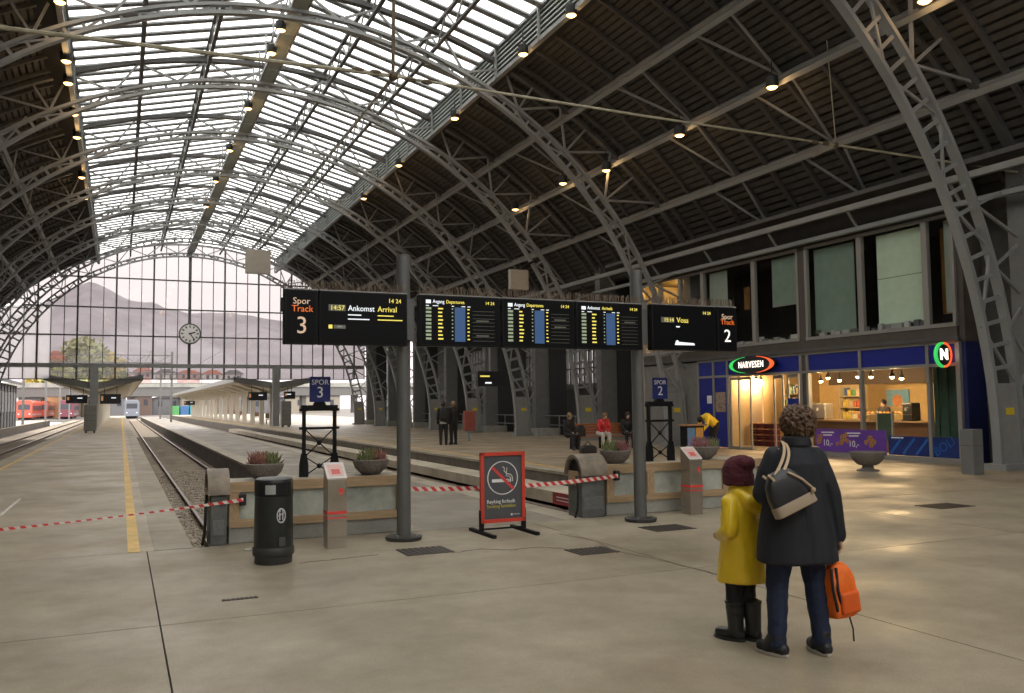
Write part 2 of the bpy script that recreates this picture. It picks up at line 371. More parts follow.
# ================================================================== roof
XC, ZC = 4.93, .29
def Rdeck(t): return 14.6+1.6*(abs(t)/60)**2
def pol(t, R): a = math.radians(t); return Vector((XC+R*math.sin(a), 0, ZC+R*math.cos(a)))
def P3(t, R, y): p = pol(t, R); p.y = y; return p
RIN = 13.48
NEAR = [False]
def Rout(t):
    if NEAR[0]: return RIN+.40+.52*min(1, abs(t)/42)
    u = min(1, abs(t)/90); return RIN+.36+.55*max(0, (u-.25)/.75)
YB, YG = -8.0, 73.5
ce = thing('ceiling', 'dark boarded roof deck on both sides of the glazed vault', 'ceiling', (XC, 30, 7.4), kind='structure')
T0, T1 = 28.0, 66.0
dt = .225/15.4*180/math.pi
for sgn in (-1, 1):
    seg = MB(); n = 10
    A = [P3(sgn*(T0+(T1-T0)*k/n), Rdeck(T0+(T1-T0)*k/n)+.06, YB) for k in range(n+1)]
    B = [P3(sgn*(T0+(T1-T0)*k/n), Rdeck(T0+(T1-T0)*k/n)+.16, YB) for k in range(n+1)]
    seg.prism(A+B[::-1], (0, YG-YB, 0)); seg.build('deck_backing', m_deckback, ce)
    t = T0+dt/2
    while t < T1-.3:
        a = P3(sgn*t, Rdeck(t)+.025, YB); b = P3(sgn*t, Rdeck(t)+.025, YG)
        up = (pol(sgn*t, 2)-pol(sgn*t, 1)); piece('deck_board', ce, m_deck, a, b, .15, .05, up); t += dt
    # rafters along the slope, one shared mesh
    rm = MB(); n = 9
    for k in range(n):
        ta = T0+(T1-T0)*k/n; tb = T0+(T1-T0)*(k+1)/n
        rm.beam(P3(sgn*ta, Rdeck(ta)-.06, 0), P3(sgn*tb, Rdeck(tb)-.06, 0), .11, .12, (0, 1, 0))
    me = rm.mesh('rafter'); me.materials.append(m_rafter)
    y = YB+.6
    while y < YG: share('rafter', me, ce, (0, y, 0)); y += 1.34
# ---- skylight: a straight-pitched glass roof above the arches, on louvred upstands
SW, ZE, ZR = 6.7, 13.95, 15.65
def skz(x): return ZR-(ZR-ZE)*abs(x-XC)/SW
wk = thing('window_2', 'long pitched glass roof of white skylight panes along the ridge', 'skylight', (XC, 30, 13), kind='structure')
pitch = 13.4/16
bm_ = MB()
for sgn in (-1, 1): bm_.beam((XC+sgn*SW, 0, ZE-.06), (XC, 0, ZR-.06), .26, .06, (0, 0, 1))
bme = bm_.mesh('glazing_bar'); bme.materials.append(m_bar)
xd = [XC-SW+SW*k/3 for k in range(7)]
panes = []
for i in range(6):
    q = MB(); xa, xb = xd[i]+.03, xd[i+1]-.03
    q.quad((xa, .03, skz(xa)+.02), (xb, .03, skz(xb)+.02), (xb, pitch-.03, skz(xb)+.02), (xa, pitch-.03, skz(xa)+.02))
    me = q.mesh('pane'); me.materials.append(m_sky); panes.append(me)
ny = int((YG-YB)/pitch); far = MB()
for k in range(ny+1):
    y = YB+k*pitch; share('glazing_bar', bme, wk, (0, y, 0))
    if k == ny: break
    for i in range(6):
        if 19 <= y <= 60.5: share('pane', panes[i], wk, (0, y, 0))
        else: far.add([Vector(v.co)+Vector((0, y, 0)) for v in panes[i].vertices], [tuple(p.vertices) for p in panes[i].polygons])
far.build('outer_panes', m_sky, wk)['kind'] = 'stuff'
for sgn in (-1, 1):
    xx = XC+sgn*(SW+.06)
    MB().box((xx, YB, 12.95), (xx+sgn*.02, YG, ZE)).build('upstand_board', M('upstand_grey', (.16, .175, .17), .7), wk)
    for k in range(6):
        z = 13.0+.16*k; piece('louvre', wk, m_green, (xx-sgn*.05, YB, z), (xx-sgn*.05, YG, z), .03, .10, (sgn*.5, 0, 1))
    piece('edge_beam', wk, m_steel, (xx-sgn*.05, YB, 12.9), (xx-sgn*.05, YG, 12.9), .16, .14)
    piece('edge_beam', wk, m_bar, (xx-sgn*.05, YB, ZE-.02), (xx-sgn*.05, YG, ZE-.02), .16, .10)
    MB().prism([(XC+sgn*6.66, YB, 12.86), (XC+sgn*7.5, YB, 13.30), (XC+sgn*7.5, YB, 13.40), (XC+sgn*6.66, YB, 12.96)], (0, YG-YB, 0)).build('gutter_board', m_deckback, wk)
    y = YB+1
    while y < YG:
        piece('louvre_post', wk, m_steel, (xx-sgn*.12, y, 12.85), (xx-sgn*.12, y, ZE), .07, .07); y += 3.35
# ---- purlin trusses and walkways
ribY = [13.5, 26.7, 33.4, 40.1, 46.8, 53.5, 60.2, 66.9, YG]
def purlin(t, label, wide, mat, depth=.62, gap=0.):
    up = pol(t, 2)-pol(t, 1)
    o = thing('purlin_truss', label, 'roof truss', P3(t, Rdeck(t)-depth, 30), 'roof purlins')
    Ru = Rdeck(t)-.1+gap; Rl = Rdeck(t)-depth
    piece('upper_chord', o, mat, P3(t, Ru, YB), P3(t, Ru, YG), wide, .1, up)
    piece('lower_chord', o, mat, P3(t, Rl, YB), P3(t, Rl, YG), wide, .08, up)
    y = 0.3-6.7; st_ = 6.6/4; web = MB()
    k = 0
    while y < YG-1:
        a = P3(t, Rl if k % 2 else Ru, y); b = P3(t, Ru if k % 2 else Rl, y+st_)
        if 13 < y < 40: piece('web_strut', o, mat, a, b, .06, .06, up)
        else: web.beam(a, b, .06, .06, up)
        y += st_; k += 1
    web.build('distant_web', mat, o)['kind'] = 'stuff'
    return o
nm = {39: 'highest', 48.3: 'middle', 57: 'lowest'}
PUR = {}
for t in (39, 48.3, 57):
    PUR[t] = purlin(t, 'lattice purlin under the dark deck on the right, %s of three' % nm[t], .15, m_steel)
    purlin(-t, 'lattice purlin under the dark deck on the left, %s of three' % nm[t], .15, m_steel)
def sky_purlin(dx, label):
    x = XC+dx; zu = skz(x)-.18; zl = zu-.75
    o = thing('skylight_purlin', label, 'roof truss', (x, 30, zl), 'skylight purlins')
    for z, hh in ((zu, .10), (zl, .08)): piece('upper_chord' if z == zu else 'lower_chord', o, m_steel_d, (x, YB, z), (x, YG, z), .12, hh)
    y = -6.4; k = 0; web = MB()
    while y < YG-1:
        a = (x, y, zl if k % 2 else zu); b = (x, y+.84, zu if k % 2 else zl)
        if 18 < y < 45: piece('web_strut', o, m_steel, a, b, .05, .05, (1, 0, 0))
        else: web.beam(a, b, .05, .05, (1, 0, 0))
        y += .84; k += 1
    web.build('distant_web', m_steel, o)['kind'] = 'stuff'
for dx, s_ in ((SW/3, 'just right of the ridge walkway'), (SW*2/3, 'midway down the right glass slope'), (-SW/3, 'just left of the ridge walkway'), (-SW*2/3, 'midway down the left glass slope')):
    sky_purlin(dx, 'thin lattice purlin under the skylight, '+s_)
rw = thing('ridge_walkway', 'pale service walkway hung along the ridge of the skylight', 'walkway', (XC, 30, 14.1))
y = YB
while y < YG-.2:
    bpiece('walkway_panel', rw, m_green, (XC-.22, y+.02, 14.22), (XC+.22, y+3.33, 14.27)); y += 3.35
for s in (-.25, .25):
    piece('side_rail', rw, m_steel, (XC+s, YB, 14.25), (XC+s, YG, 14.25), .06, .14)
    piece('side_rail', rw, m_steel, (XC+s, YB, 14.75), (XC+s, YG, 14.75), .04, .04)
y = 12
while y < YG:
    for s in (-.25, .25): piece('hanger', rw, m_steel, (XC+s, y, 14.25), (XC+s, y, 15.5), .05)
    y += 1.675
# diagonal brace rods between purlins, on the right-hand deck
cent = [18.0, 22.2, 30.0, 36.7, 43.4, 50.1]
for (ta, tb) in ((39, 48.3), (48.3, 57), (57, 64)):
    for y in cent:
        for dy in (-.75, .75):
            piece('brace_rod', PUR[ta], m_steel, P3(ta, Rdeck(ta)-.6, y+dy), P3(tb, Rdeck(tb)-.1, y), .06)
# ---- lattice arch ribs
order = ['nearest lattice roof arch, its right foot beside the kiosk corner', 'second lattice roof arch from the camera', 'third lattice roof arch from the camera', 'fourth lattice roof arch from the camera',
         'fifth lattice roof arch from the camera', 'sixth lattice roof arch from the camera', 'seventh lattice roof arch from the camera', 'eighth lattice roof arch, last before the end window', 'farthest roof arch, framing the end window with the clock']
m_plate = M('foot_plate', (.29, .285, .27), .5, .1, var=.1)
m_tagy = M('yellow_tag', (.75, .55, .03), .5, var=0)
def arc_prism(t0, t1, Ra, Rb, y0, y1, n):
    """curved flat bar between radius functions"""
    mb = MB(); vs = []; fs = []
    for k in range(n+1):
        t = t0+(t1-t0)*k/n
        for (R, y) in ((Ra(t), y0), (Rb(t), y0), (Rb(t), y1), (Ra(t), y1)): vs.append(P3(t, R, y))
    for k in range(n):
        i = 4*k
        for j in range(4): fs.append((i+j, i+(j+1) % 4, i+4+(j+1) % 4, i+4+j))
    fs += [(0, 1, 2, 3), (4*n+3, 4*n+2, 4*n+1, 4*n)]
    return mb.add(vs, fs)
def rib(y, label, detail):
    o = thing('arch_rib', label, 'arch', (XC, y, 0), 'lattice roof arches')
    gable = abs(y-YG) < .1
    hw = .11; NEAR[0] = y < 14
    arc_prism(-91, 91, lambda t: RIN, lambda t: RIN+.11, y-hw, y+hw, 64).build('inner_chord', m_steel, o, True)
    arc_prism(-91, 91, lambda t: Rout(t)-.10, Rout, y-hw, y+hw, 64).build('outer_chord', m_steel, o, True)
    arc_prism(-66, 66, lambda t: Rdeck(t)-.16, lambda t: Rdeck(t)-.02, y-.12, y+.12, 48).build('deck_arch', m_steel if gable else m_steel_d, o, True)
    lat = MB()
    t = -88.; dth = 2.2; k = 0
    while t <= 88.5:
        a = P3(t, RIN+.05, y); b = P3(t, Rout(t)-.05, y)
        up = (0, 1, 0)
        if detail and t > -40: piece('rung', o, m_steel, a, b, .09, .05, up)
        else: lat.beam(a, b, .12, .05, up)
        if k % 3 == 0 and t+3*dth < 89:
            c = P3(t+3*dth, (Rout(t) if (k//3) % 2 else RIN)+.03, y); a2 = P3(t, (RIN if (k//3) % 2 else Rout(t))+.0, y)
            if detail and t > -40: piece('lacing', o, m_steel, a2, c, .06, .06, up)
            else: lat.beam(a2, c, .06, .06, up)
        t += dth; k += 1
    # struts to the deck arch: fans from nodes
    t = -60.; k = 0
    while t <= 60.1:
        base = P3(t, Rout(t)-.02, y)
        for ddt in ((-4.65, 0, 4.65) if abs(t) > 25 else (-4.65, 4.65)):
            tt = t+ddt
            if abs(tt) > 65: continue
            tip = P3(tt, Rdeck(tt)-.12, y)
            if detail and t > -40: piece('strut', o, m_steel, base, tip, .07)
            else: lat.beam(base, tip, .06)
        t += 9.3
    # lower struts from the outer chord to the wall columns
    for sgn in (-1, 1):
        for t in (66, 72, 78, 84):
            base = P3(sgn*t, Rout(t), y); tip = Vector((XC+sgn*14.75, y, base.z+.7))
            tip2 = Vector((XC+sgn*14.75, y, base.z-.7))
            if sgn > 0 and detail:
                piece('strut', o, m_steel, base, tip, .06); piece('strut', o, m_steel, base, tip2, .06)
            else: lat.beam(base, tip, .06).beam(base, tip2, .06)
    lat.build('lattice', m_steel, o)['kind'] = 'stuff'
    # foot plate with yellow tag
    pb = MB(); n = 8
    vs = []
    zz = [0.0, .25, .5, .75, 1.0, 1.25, 1.5, 1.75, 2.0]
    ins = []; outs = []
    for z in zz:
        ins.append(XC+math.sqrt(max(0, (RIN+.08)**2-(z-ZC)**2))); outs.append(XC+math.sqrt(max(0, (RIN+.86)**2-(z-ZC)**2)))
    pb.prism([(x, y-.03, z) for x, z in zip(ins, zz)]+[(x, y-.03, z) for x, z in list(zip(outs, zz))[::-1]], (0, .06, 0))
    pb.build('foot_plate', m_plate, o)
    bpiece('base_shoe', o, m_steel, (XC+RIN-.12, y-.3, 0), (XC+RIN+1.12, y+.3, .14))
    bpiece('warning_tag', o, m_tagy, (XC+RIN+.33, y-.037, 1.27), (XC+RIN+.62, y-.031, 1.43))
    return o
for i, y in enumerate(ribY): rib(y, order[i], i < 3)
# ---- vertical wall columns behind each foot
m_colm = M('wall_column', (.155, .155, .15), .55, var=.12, world=True)
m_shade = M('opening_shade', (.03, .03, .03), .7, var=.1)
ordn = ['first', 'second', 'third', 'fourth', 'fifth', 'sixth', 'seventh', 'eighth', 'ninth']
for i, y in enumerate(ribY):
    o = thing('wall_column', 'grey steel wall column behind the right foot of the %s arch from the camera' % ordn[i], 'column', (XC+14.95, y, 0), 'wall columns')
    bpiece('shaft', o, m_colm, (XC+14.55, y-.22, 0), (XC+15.35, y+.22, 8.3))
    if i >= 1: bpiece('shade_box', o, m_shade, (XC+15.36, y-.30, 0), (XC+16.3, y+.30, 8.0))  # black box stands for the dark opening beside the column
    if i >= 2:
        bpiece('plinth', o, m_conc, (XC+14.3, y-.9, 0), (XC+15.6, y+.9, .38))
# ---- left wall and the head wall behind the camera
wl = MB().box((-10.7, YB, 0), (-10.2, YG, 7.3)).build('wall_left', M('plaster_grey', (.30, .29, .27), .8, var=.15, world=True)); tag(wl, 'plain grey side wall on the left', 'wall', kind='structure')
wb = MB().box((-11.6, YB-.5, 0), (30, YB, 8.0)).build('wall_back', M('stone_wall', (.62, .58, .52), .85, var=.2, world=True)); tag(wb, 'stone head wall behind the viewer', 'wall', kind='structure')
wn_ = MB().box((20.05, YB, 0), (20.5, 14.9, 7.3)).build('wall_block_right', M('light_block_dark', (.07, .066, .06), .85, var=.2, world=True)); tag(wn_, 'added dark wall at the right edge that blocks sky light', 'wall', kind='structure')  # added wall, keeps sky light from flooding in on the right
# ================================================================== end window (gable)
g = thing('window_1', 'great arched end window with a grid of mullions, mountain seen through it', 'window', (XC, YG, 3.9), kind='structure')
YW = YG+.25
ztr = [3.9, 4.96, 7.3, 9.5, 11.85]
def arch_z(x):
    t = 0.
    while t < 66 and Rdeck(t)*math.sin(math.radians(t)) < abs(x-XC): t += .1
    return ZC+(Rdeck(t)-.05)*math.cos(math.radians(t))
for k in range(-16, 17):
    x = XC+.9*k; zt = arch_z(x)
    if zt < 4.2: continue
    if k == 0: wd, mt_ = .22, m_steel_d
    elif k % 3 == 0: wd, mt_ = .13, m_steel_d
    else: wd, mt_ = .055, m_steel_d
    bpiece('mullion', g, mt_, (x-wd/2, YW-.08, 3.9), (x+wd/2, YW+.06, zt))
for z in ztr[1:]:
    half = 14.3 if z < 8 else math.sqrt(max(0, 15.0**2-(z-ZC)**2)); hh = .15 if z < 5 else .05
    bpiece('transom', g, m_steel if z < 5 else m_steel_d, (XC-half, YW-(.25 if z < 5 else .09), z-hh), (XC+half, YW+.05, z+hh))
bpiece('transom', g, m_steel_d, (XC-13.2, YW-.04, 3.87), (XC+13.2, YW+.04, 3.94))
zz = [3.9, 4.96, 7.3, 9.5, 11.85, 15]
for k in range(-16, 16):
    x0, x1 = XC+.9*k+.03, XC+.9*(k+1)-.03
    for j in range(5):
        z0, z1 = zz[j]+.02, zz[j+1]-.02
        za, zb = min(z1, arch_z(x0)), min(z1, arch_z(x1))
        if za <= z0+.05 and zb <= z0+.05: continue
        za = max(za, z0+.01); zb = max(zb, z0+.01)
        mt_ = m_frost if k <= -12 and j <= 2 else m_gab
        MB().quad((x0, YW, z0), (x1, YW, z0), (x1, YW, zb), (x0, YW, za)).build('pane', mt_, g)
for k_, x in ((0, XC-6.85), (1, XC+6.85)):
    o = MB().box((x-.28, YG-.1, 0), (x+.28, YG+.4, 4.85)).build('gable_column', m_steel)
    tag(o, ['grey column under the end window bar, on the yellow-lined platform', 'grey column under the end window bar, on the wide right platform'][k_], 'column', 'end window columns')
# station clock
ck = thing('station_clock', 'round white station clock hanging in the end window', 'clock', (XC, YG-.35, 6.7))
cz = 1.65+.080*YG
m_cw = M('clock_white', (.9, .89, .87), .5, var=0); m_blk = M('black_plastic', (.012, .012, .013), .45, var=0)
disc('clock_case', (XC, YG-.2, cz), .84, '-Y', m_steel_d, ck, th=.2); disc('clock_dial', (XC, YG-.40, cz), .74, '-Y', m_cw, ck, th=.02)
for k in range(12):
    a = math.pi/6*k; s, c_ = math.sin(a), math.cos(a)
    piece('hour_mark', ck, m_blk, (XC+s*.50, YG-.43, cz+c_*.50), (XC+s*.67, YG-.43, cz+c_*.67), .03, .10, (0, 1, 0)) if 0 else piece('hour_mark', ck, m_blk, (XC+s*.50, YG-.43, cz+c_*.50), (XC+s*.67, YG-.43, cz+c_*.67), .09, .02, (0, 1, 0))
for ang, L, wd in ((72, .42, .1), (144, .6, .07)):
    a = math.radians(ang); piece('clock_hand', ck, m_blk, (XC-math.sin(a)*.1, YG-.45, cz-math.cos(a)*.1), (XC+math.sin(a)*L, YG-.45, cz+math.cos(a)*L), wd, .02, (0, 1, 0))
# unseen head wall glazing, sized for the fill light from behind the camera
hw = thing('window_3', 'unseen fill-light glazing above the stone wall behind the viewer', 'window', (XC, YB, 8.0), kind='structure')
for k in range(-4, 4):
    x0 = XC+3.4*k; bpiece('mullion', hw, m_steel, (x0-.06, YB-.3, 8.0), (x0+.06, YB-.15, ZC+math.sqrt(max(100, 14.5**2-(x0-XC)**2))))
    zt = ZC+math.sqrt(max(100, 14.2**2-max(abs(x0-XC), abs(x0+3.4-XC))**2))
    MB().quad((x0+.06, YB-.2, 8.0), (x0+3.34, YB-.2, 8.0), (x0+3.34, YB-.2, zt), (x0+.06, YB-.2, zt)).build('pane', m_sky, hw)
# ================================================================== right side: shop building
XF = 19.3
def fy(px, py=400): return atX(px, py, XF).y
m_alu = M('aluminium_frame', (.30, .29, .27), .45, .3, var=.08)
m_blue = M('blue_panel', (.012, .022, .24), .35, var=.1, scale=2)
m_brown = M('brown_band', (.075, .062, .052), .6, var=.2, scale=3)
m_gl = glass('shop_glass', (.95, .97, .96), .03, .03)
m_glup = glass('upper_glass', (.92, .94, .93), .03, .03)
m_wallg = M('grey_plaster', (.20, .195, .185), .8, var=.12, world=True)
YR, YL = 15.08, 25.85
wr = thing('wall_right', 'two-storey building front along the right side of the hall', 'wall', (21, 20, 0), kind='structure')
MB().box((25.2, 14.9, 0), (25.5, 31, 7.4)).build('rear_wall', M('shop_rear', (.55, .38, .17), .8, var=.1), wr)
MB().box((XF, YL, 0), (25.2, 29.6, 3.1)).build('grey_end', m_wallg, wr)
MB().box((XF+.05, 14.9, 0), (25.5, 15.06, 3.1)).build('end_wall', M('blue_end', (.012, .018, .10), .6, var=.2), wr)
MB().box((XF+.05, 14.9, 3.1), (25.5, 15.06, 7.4)).build('end_wall', m_brown, wr)
MB().box((XF+.1, 29.6, 0), (25.5, 29.9, 7.4)).build('end_wall', m_wallg, wr)
MB().box((XF-.02, YR, 3.13), (25.2, 29.6, 3.50)).build('storey_band', m_brown, wr)
MB().box((XF-.12, YR-.1, 3.14), (XF-.02, 29.6, 3.24)).build('drip_ledge', m_steel_d, wr)
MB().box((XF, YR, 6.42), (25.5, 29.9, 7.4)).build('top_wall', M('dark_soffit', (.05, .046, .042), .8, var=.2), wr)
MB().box((XF-.85, 12.5, 7.30), (26, 31, 7.42)).build('eave_slab', m_steel_d, wr)
# eave beams in front of the upper windows
piece('eave_beam', wr, m_steel, (18.6, 9.0, 7.05), (18.6, YG, 7.05), .14, .16)
piece('eave_beam', wr, m_steel, (19.05, 9.0, 6.52), (19.05, 33, 6.52), .16, .12)
y = 14.6
while y < 33:
    piece('eave_strut', wr, m_steel, (18.6, y, 7.05), (19.05, y+.02, 6.52), .06); y += 3.3
# upper windows
up_y = [YR, 15.95, 18.15, 20.33, 20.62, 22.72, 25.5, 26.9, 28.2, 29.5]
names = ['narrow upper window next to the near end of the building front', 'upper window with the palest green blind', 'upper window with a dark green blind left of the pale one', None, 'dark upper window above the shop door', 'upper window half lit in brown above the oval sign', 'upper window with the pale green curtain above the departure boards',
         'orange-lit upper window above the track sign', 'orange-lit upper window farthest along the building']
m_blind = [M('blind_pale', (.62, .76, .60), .8, var=.06), M('blind_dark', (.22, .30, .25), .8, var=.1), M('blind_grey', (.32, .37, .32), .8, var=.1)]
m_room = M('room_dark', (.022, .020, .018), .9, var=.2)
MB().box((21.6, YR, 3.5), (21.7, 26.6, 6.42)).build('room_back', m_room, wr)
MB().box((21.6, 26.6, 3.5), (21.7, 29.6, 6.42)).build('room_back', M('room_lamplit', (.5, .25, .05), .8, var=.3, scale=1), wr)  # wall colour deepened to carry the orange lamp glow
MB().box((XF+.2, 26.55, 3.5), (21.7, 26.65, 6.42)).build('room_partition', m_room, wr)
nwin = 4
for i in range(len(up_y)-1):
    a, b = up_y[i], up_y[i+1]
    if names[i] is None:
        bpiece('double_post', wr, m_brown, (XF-.02, a, 3.5), (XF+.16, b, 6.42)); continue
    wn = thing('window_%d' % nwin, names[i], 'window', (XF, (a+b)/2, 3.5), kind='structure'); nwin += 1
    for yy in (a, b-.09): bpiece('jamb', wn, m_alu, (XF-.03, yy, 3.5), (XF+.09, yy+.09, 6.42))
    bpiece('sill', wn, m_alu, (XF-.05, a, 3.5), (XF+.10, b, 3.60)); bpiece('head', wn, m_alu, (XF-.03, a, 6.34), (XF+.09, b, 6.42))
    MB().quad((XF+.03, a+.09, 3.60), (XF+.03, b-.09, 3.60), (XF+.03, b-.09, 6.34), (XF+.03, a+.09, 6.34)).build('pane', m_glup, wn)
def blind(y0, y1, z0, mat, label, split=None):
    o = thing('roller_blind', label, 'blind', (XF+.22, (y0+y1)/2, z0), 'upper window blinds')
    if split:
        bpiece('blind_cloth', o, mat, (XF+.21, y0, split+.008), (XF+.225, y1, 6.3)); bpiece('blind_cloth', o, mat, (XF+.21, y0, z0), (XF+.225, y1, split-.008))
    else: bpiece('blind_cloth', o, mat, (XF+.21, y0, z0), (XF+.225, y1, 6.3))
    bpiece('hem_bar', o, m_alu, (XF+.205, y0, z0-.03), (XF+.23, y1, z0))
blind(16.05, 17.72, 3.76, m_blind[0], 'pale green roller blind with a seam across, brightest of the upper windows', 5.05)
blind(18.55, 20.15, 3.74, m_blind[1], 'dark green roller blind left of the brightest pale one')
blind(20.75, 22.05, 4.75, m_blind[1], 'dark green roller blind drawn halfway above the shop door')
blind(24.35, 25.35, 3.66, m_blind[2], 'narrow grey green blind at the left end above the boards')
blind(15.2, 15.52, 3.9, m_blind[2], 'narrow grey curtain in the end upper window')
bpiece('cabinet_back', wr, M('amber_panel', (.32, .15, .04), .7, var=.3, scale=2), (XF+.6, 15.5, 3.9), (XF+.62, 15.95, 6.2))
bpiece('cabinet_back', wr, MATS['amber_panel'], (XF+.9, 22.1, 4.9), (XF+.92, 22.6, 5.7))
bpiece('cabinet_back', wr, MATS['amber_panel'], (XF+.9, 24.0, 4.9), (XF+.92, 24.3, 5.7))
# stacks of paper on the sills
m_paper = [M('paper_%d' % k, c_, .8, var=.1) for k, c_ in enumerate([(.42, .42, .40), (.27, .27, .25), (.5, .5, .47), (.12, .12, .12)])]
rr = random.Random(11)
y = 16.0
while y < 24.8:
    if not (20.2 < y < 20.75):
        hgt = .05+.16*rr.random(); L = .12+.25*rr.random()
        o = MB().box((XF+.10, y, 3.60), (XF+.19, y+L, 3.60+hgt)).xf(Matrix.Identity(4)).build('paper_bundle', m_paper[rr.randrange(4)])
        tag(o, 'bundle of papers piled on the sill of the upper windows', 'paper', 'papers on the upper sills')
    y += .2+.22*rr.random()
# amber lamp in the left upper room
def lamp(name, loc, energy, colr, r=.06, typ='POINT'):
    l = bpy.data.lights.new(name, typ); l.energy = energy; l.color = colr; l.shadow_soft_size = r
    o = bpy.data.objects.new(name, l); col.objects.link(o); o.location = loc; return o
lamp('upper_room_lamp', (20.6, 28.2, 5.9), 150, (1, .52, .12))
# ------------------------------------------------------------------ ground floor shop front
sf = thing('kiosk_facade', 'blue and grey kiosk shop front with large lit windows', 'shop front', (XF, 20.4, 0))
posts = [YR, 15.98, 18.25, 20.33, 20.62, fy(728, 376), fy(714, 376), YL]
def post(y, wd=.09, z0=0, z1=3.12): bpiece('post', sf, m_alu, (XF-.05, y-wd/2, z0), (XF+.08, y+wd/2, z1))
for y in posts: post(y, .09 if y not in (YR,) else .12)
bpiece('pillar', sf, m_brown, (XF-.01, 20.37, 0), (XF+.1, 20.58, 3.12))
for z in (2.53, 3.10): bpiece('rail', sf, m_alu, (XF-.05, YR, z-.04), (XF+.08, YL, z+.04))
bpiece('sill', sf, m_alu, (XF-.06, YR, .0), (XF+.10, 20.35, .13))
for a, b in zip(posts[:-1], posts[1:]):
    if b-a < .4: continue
    bpiece('fascia_panel', sf, m_blue, (XF-.01, a+.05, 2.57), (XF+.05, b-.05, 3.06))
yd0, yd1 = posts[5], posts[6]
for a, b in ((posts[5], posts[6]), (posts[6], YL)): bpiece('blue_panel', sf, m_blue, (XF-.01, a+.05, .05), (XF+.05, b-.05, 2.49))
wins = [(posts[0], posts[1]), (posts[1], posts[2]), (posts[2], posts[3])]
for a, b in wins:
    MB().quad((XF+.02, a+.05, .13), (XF+.02, b-.05, .13), (XF+.02, b-.05, 2.49), (XF+.02, a+.05, 2.49)).build('pane', m_gl, sf)
# vinyl on the windows
m_vin = M('blue_vinyl', (.010, .03, .17), .35, var=.25, scale=1.3); m_vtx = M('blue_vinyl_letter', (.02, .12, .42), .4, var=0)
bpiece('window_vinyl', sf, m_vin, (XF-.004, posts[0]+.06, .14), (XF+.012, posts[1]-.05, .66))
yb0, yb1 = fy(888, 440), fy(818, 440)
bpiece('window_vinyl', sf, m_vin, (XF-.004, posts[1]+.05, .14), (XF+.012, yb0-.02, .66))
m_pur = M('purple_banner', (.13, .045, .34), .5, var=.25, scale=1.5); m_wt = M('white_print', (.8, .8, .8), .5, var=0)
bn = thing('purple_banner', 'purple advertising banner with cookies and prices along the shop window foot', 'banner', (XF-.03, (yb0+yb1)/2, .15))
bpiece('banner_sheet', bn, m_pur, (XF-.075, yb0, .13), (XF-.062, yb1, .80))
m_cook = M('cookie', (.42, .20, .06), .7, var=.4, scale=40); m_choc = M('chocolate', (.07, .03, .02), .6, var=.2)
for (dy, dz, r) in ((.55, .50, .10), (.42, .42, .08), (.70, .40, .07), (.52, .33, .08), (1.55, .50, .11), (1.42, .60, .07), (1.62, .36, .08), (1.78, .32, .06), (1.40, .42, .07), (2.45, .5, .09), (2.5, .38, .09)):
    if yb0+dy > yb1-.05: continue
    c_ = disc('cookie_print', (XF-.076, yb0+dy, dz+.05), r, '-X', m_cook, bn, 14, th=.003)
    for q in range(3):
        a = q*2.1+dy*9; disc('chip_print', (XF-.0795, yb0+dy+math.cos(a)*r*.5, dz+.05+math.sin(a)*r*.5), r*.2, '-X', m_choc, c_, 6, th=.001)
text('10,-', .26, (XF-.08, yb0+1.15, .38), R_FACADE, m_wt, bn, 'price_lettering', 'CENTER')
text('10,-', .26, (XF-.08, yb0+2.15, .38), R_FACADE, m_wt, bn, 'price_lettering', 'CENTER')
for dy in (1.15, 2.15):
    for q, L in ((0, .5), (1, .36)):
        piece('print_line', bn, m_wt, (XF-.077, yb0+dy+L/2, .69-.08*q), (XF-.077, yb0+dy-L/2, .70-.08*q), .004, .035)
text('BOLI', .33, (XF-.01, posts[1]-.08, .24), (math.pi/2, -.55, -math.pi/2), m_vtx, sf, 'vinyl_lettering', 'LEFT')
for q in range(3):
    y = posts[1]+1.15-.42*q; piece('vinyl_stripe', sf, m_vtx, (XF-.006, y+.18, .18), (XF-.006, y-.2, .60), .01, .07)
piece('vinyl_stripe', sf, m_wt, (XF-.006, yb0-.12, .61), (XF-.006, yb0-.52, .61), .006, .03)
# oval name sign
m_sblk = M('sign_black', (.01, .01, .012), .4, var=0, coat=.4)
oy = (fy(729, 366)+fy(775, 364))/2-.22; ow = (fy(729, 366)-fy(775, 364))/2; oz = 2.86
sg = thing('oval_sign', 'oval black illuminated shop sign with green and red crescents above the door', 'sign', (XF-.2, oy, oz-.3))
m_lt = M('sign_letter_lit', (.9, .8, .7), .4, var=0, emis=((1, .88, .75), 1.6)); m_lg = M('crescent_green', (.05, .5, .1), .4, var=0, emis=((.04, .6, .12), .7)); m_lr = M('crescent_red', (.8, .1, .03), .4, var=0, emis=((1, .12, .03), .9))
disc('sign_body', (XF-.08, oy, oz), ow, '-X', m_sblk, sg, 40, th=.12, ry=.30)
def crescent(side, mat):
    mb = MB(); vs = []; n = 16; o_ = []; i_ = []
    for k in range(n+1):
        a = math.radians(105+150*k/n) if side > 0 else math.radians(-75+150*k/n)
        # outline towards the viewer's left (side>0) is +Y
        o_.append((XF-.203, oy-math.cos(a)*ow*.97, oz+math.sin(a)*.285)); wgt = abs(math.cos(a))
        i_.append((XF-.203, oy-math.cos(a)*ow*(.97-.17*wgt), oz+math.sin(a)*.27))
    mb.prism(o_+i_[::-1], (-.006, 0, 0)); mb.build('crescent', mat, sg)
crescent(1, m_lg); crescent(-1, m_lr)
text('NARVESEN', .30, (XF-.21, oy, oz), R_FACADE, m_lt, sg, 'sign_lettering', 'CENTER', sx=.76, bold=.004, space=1.18)
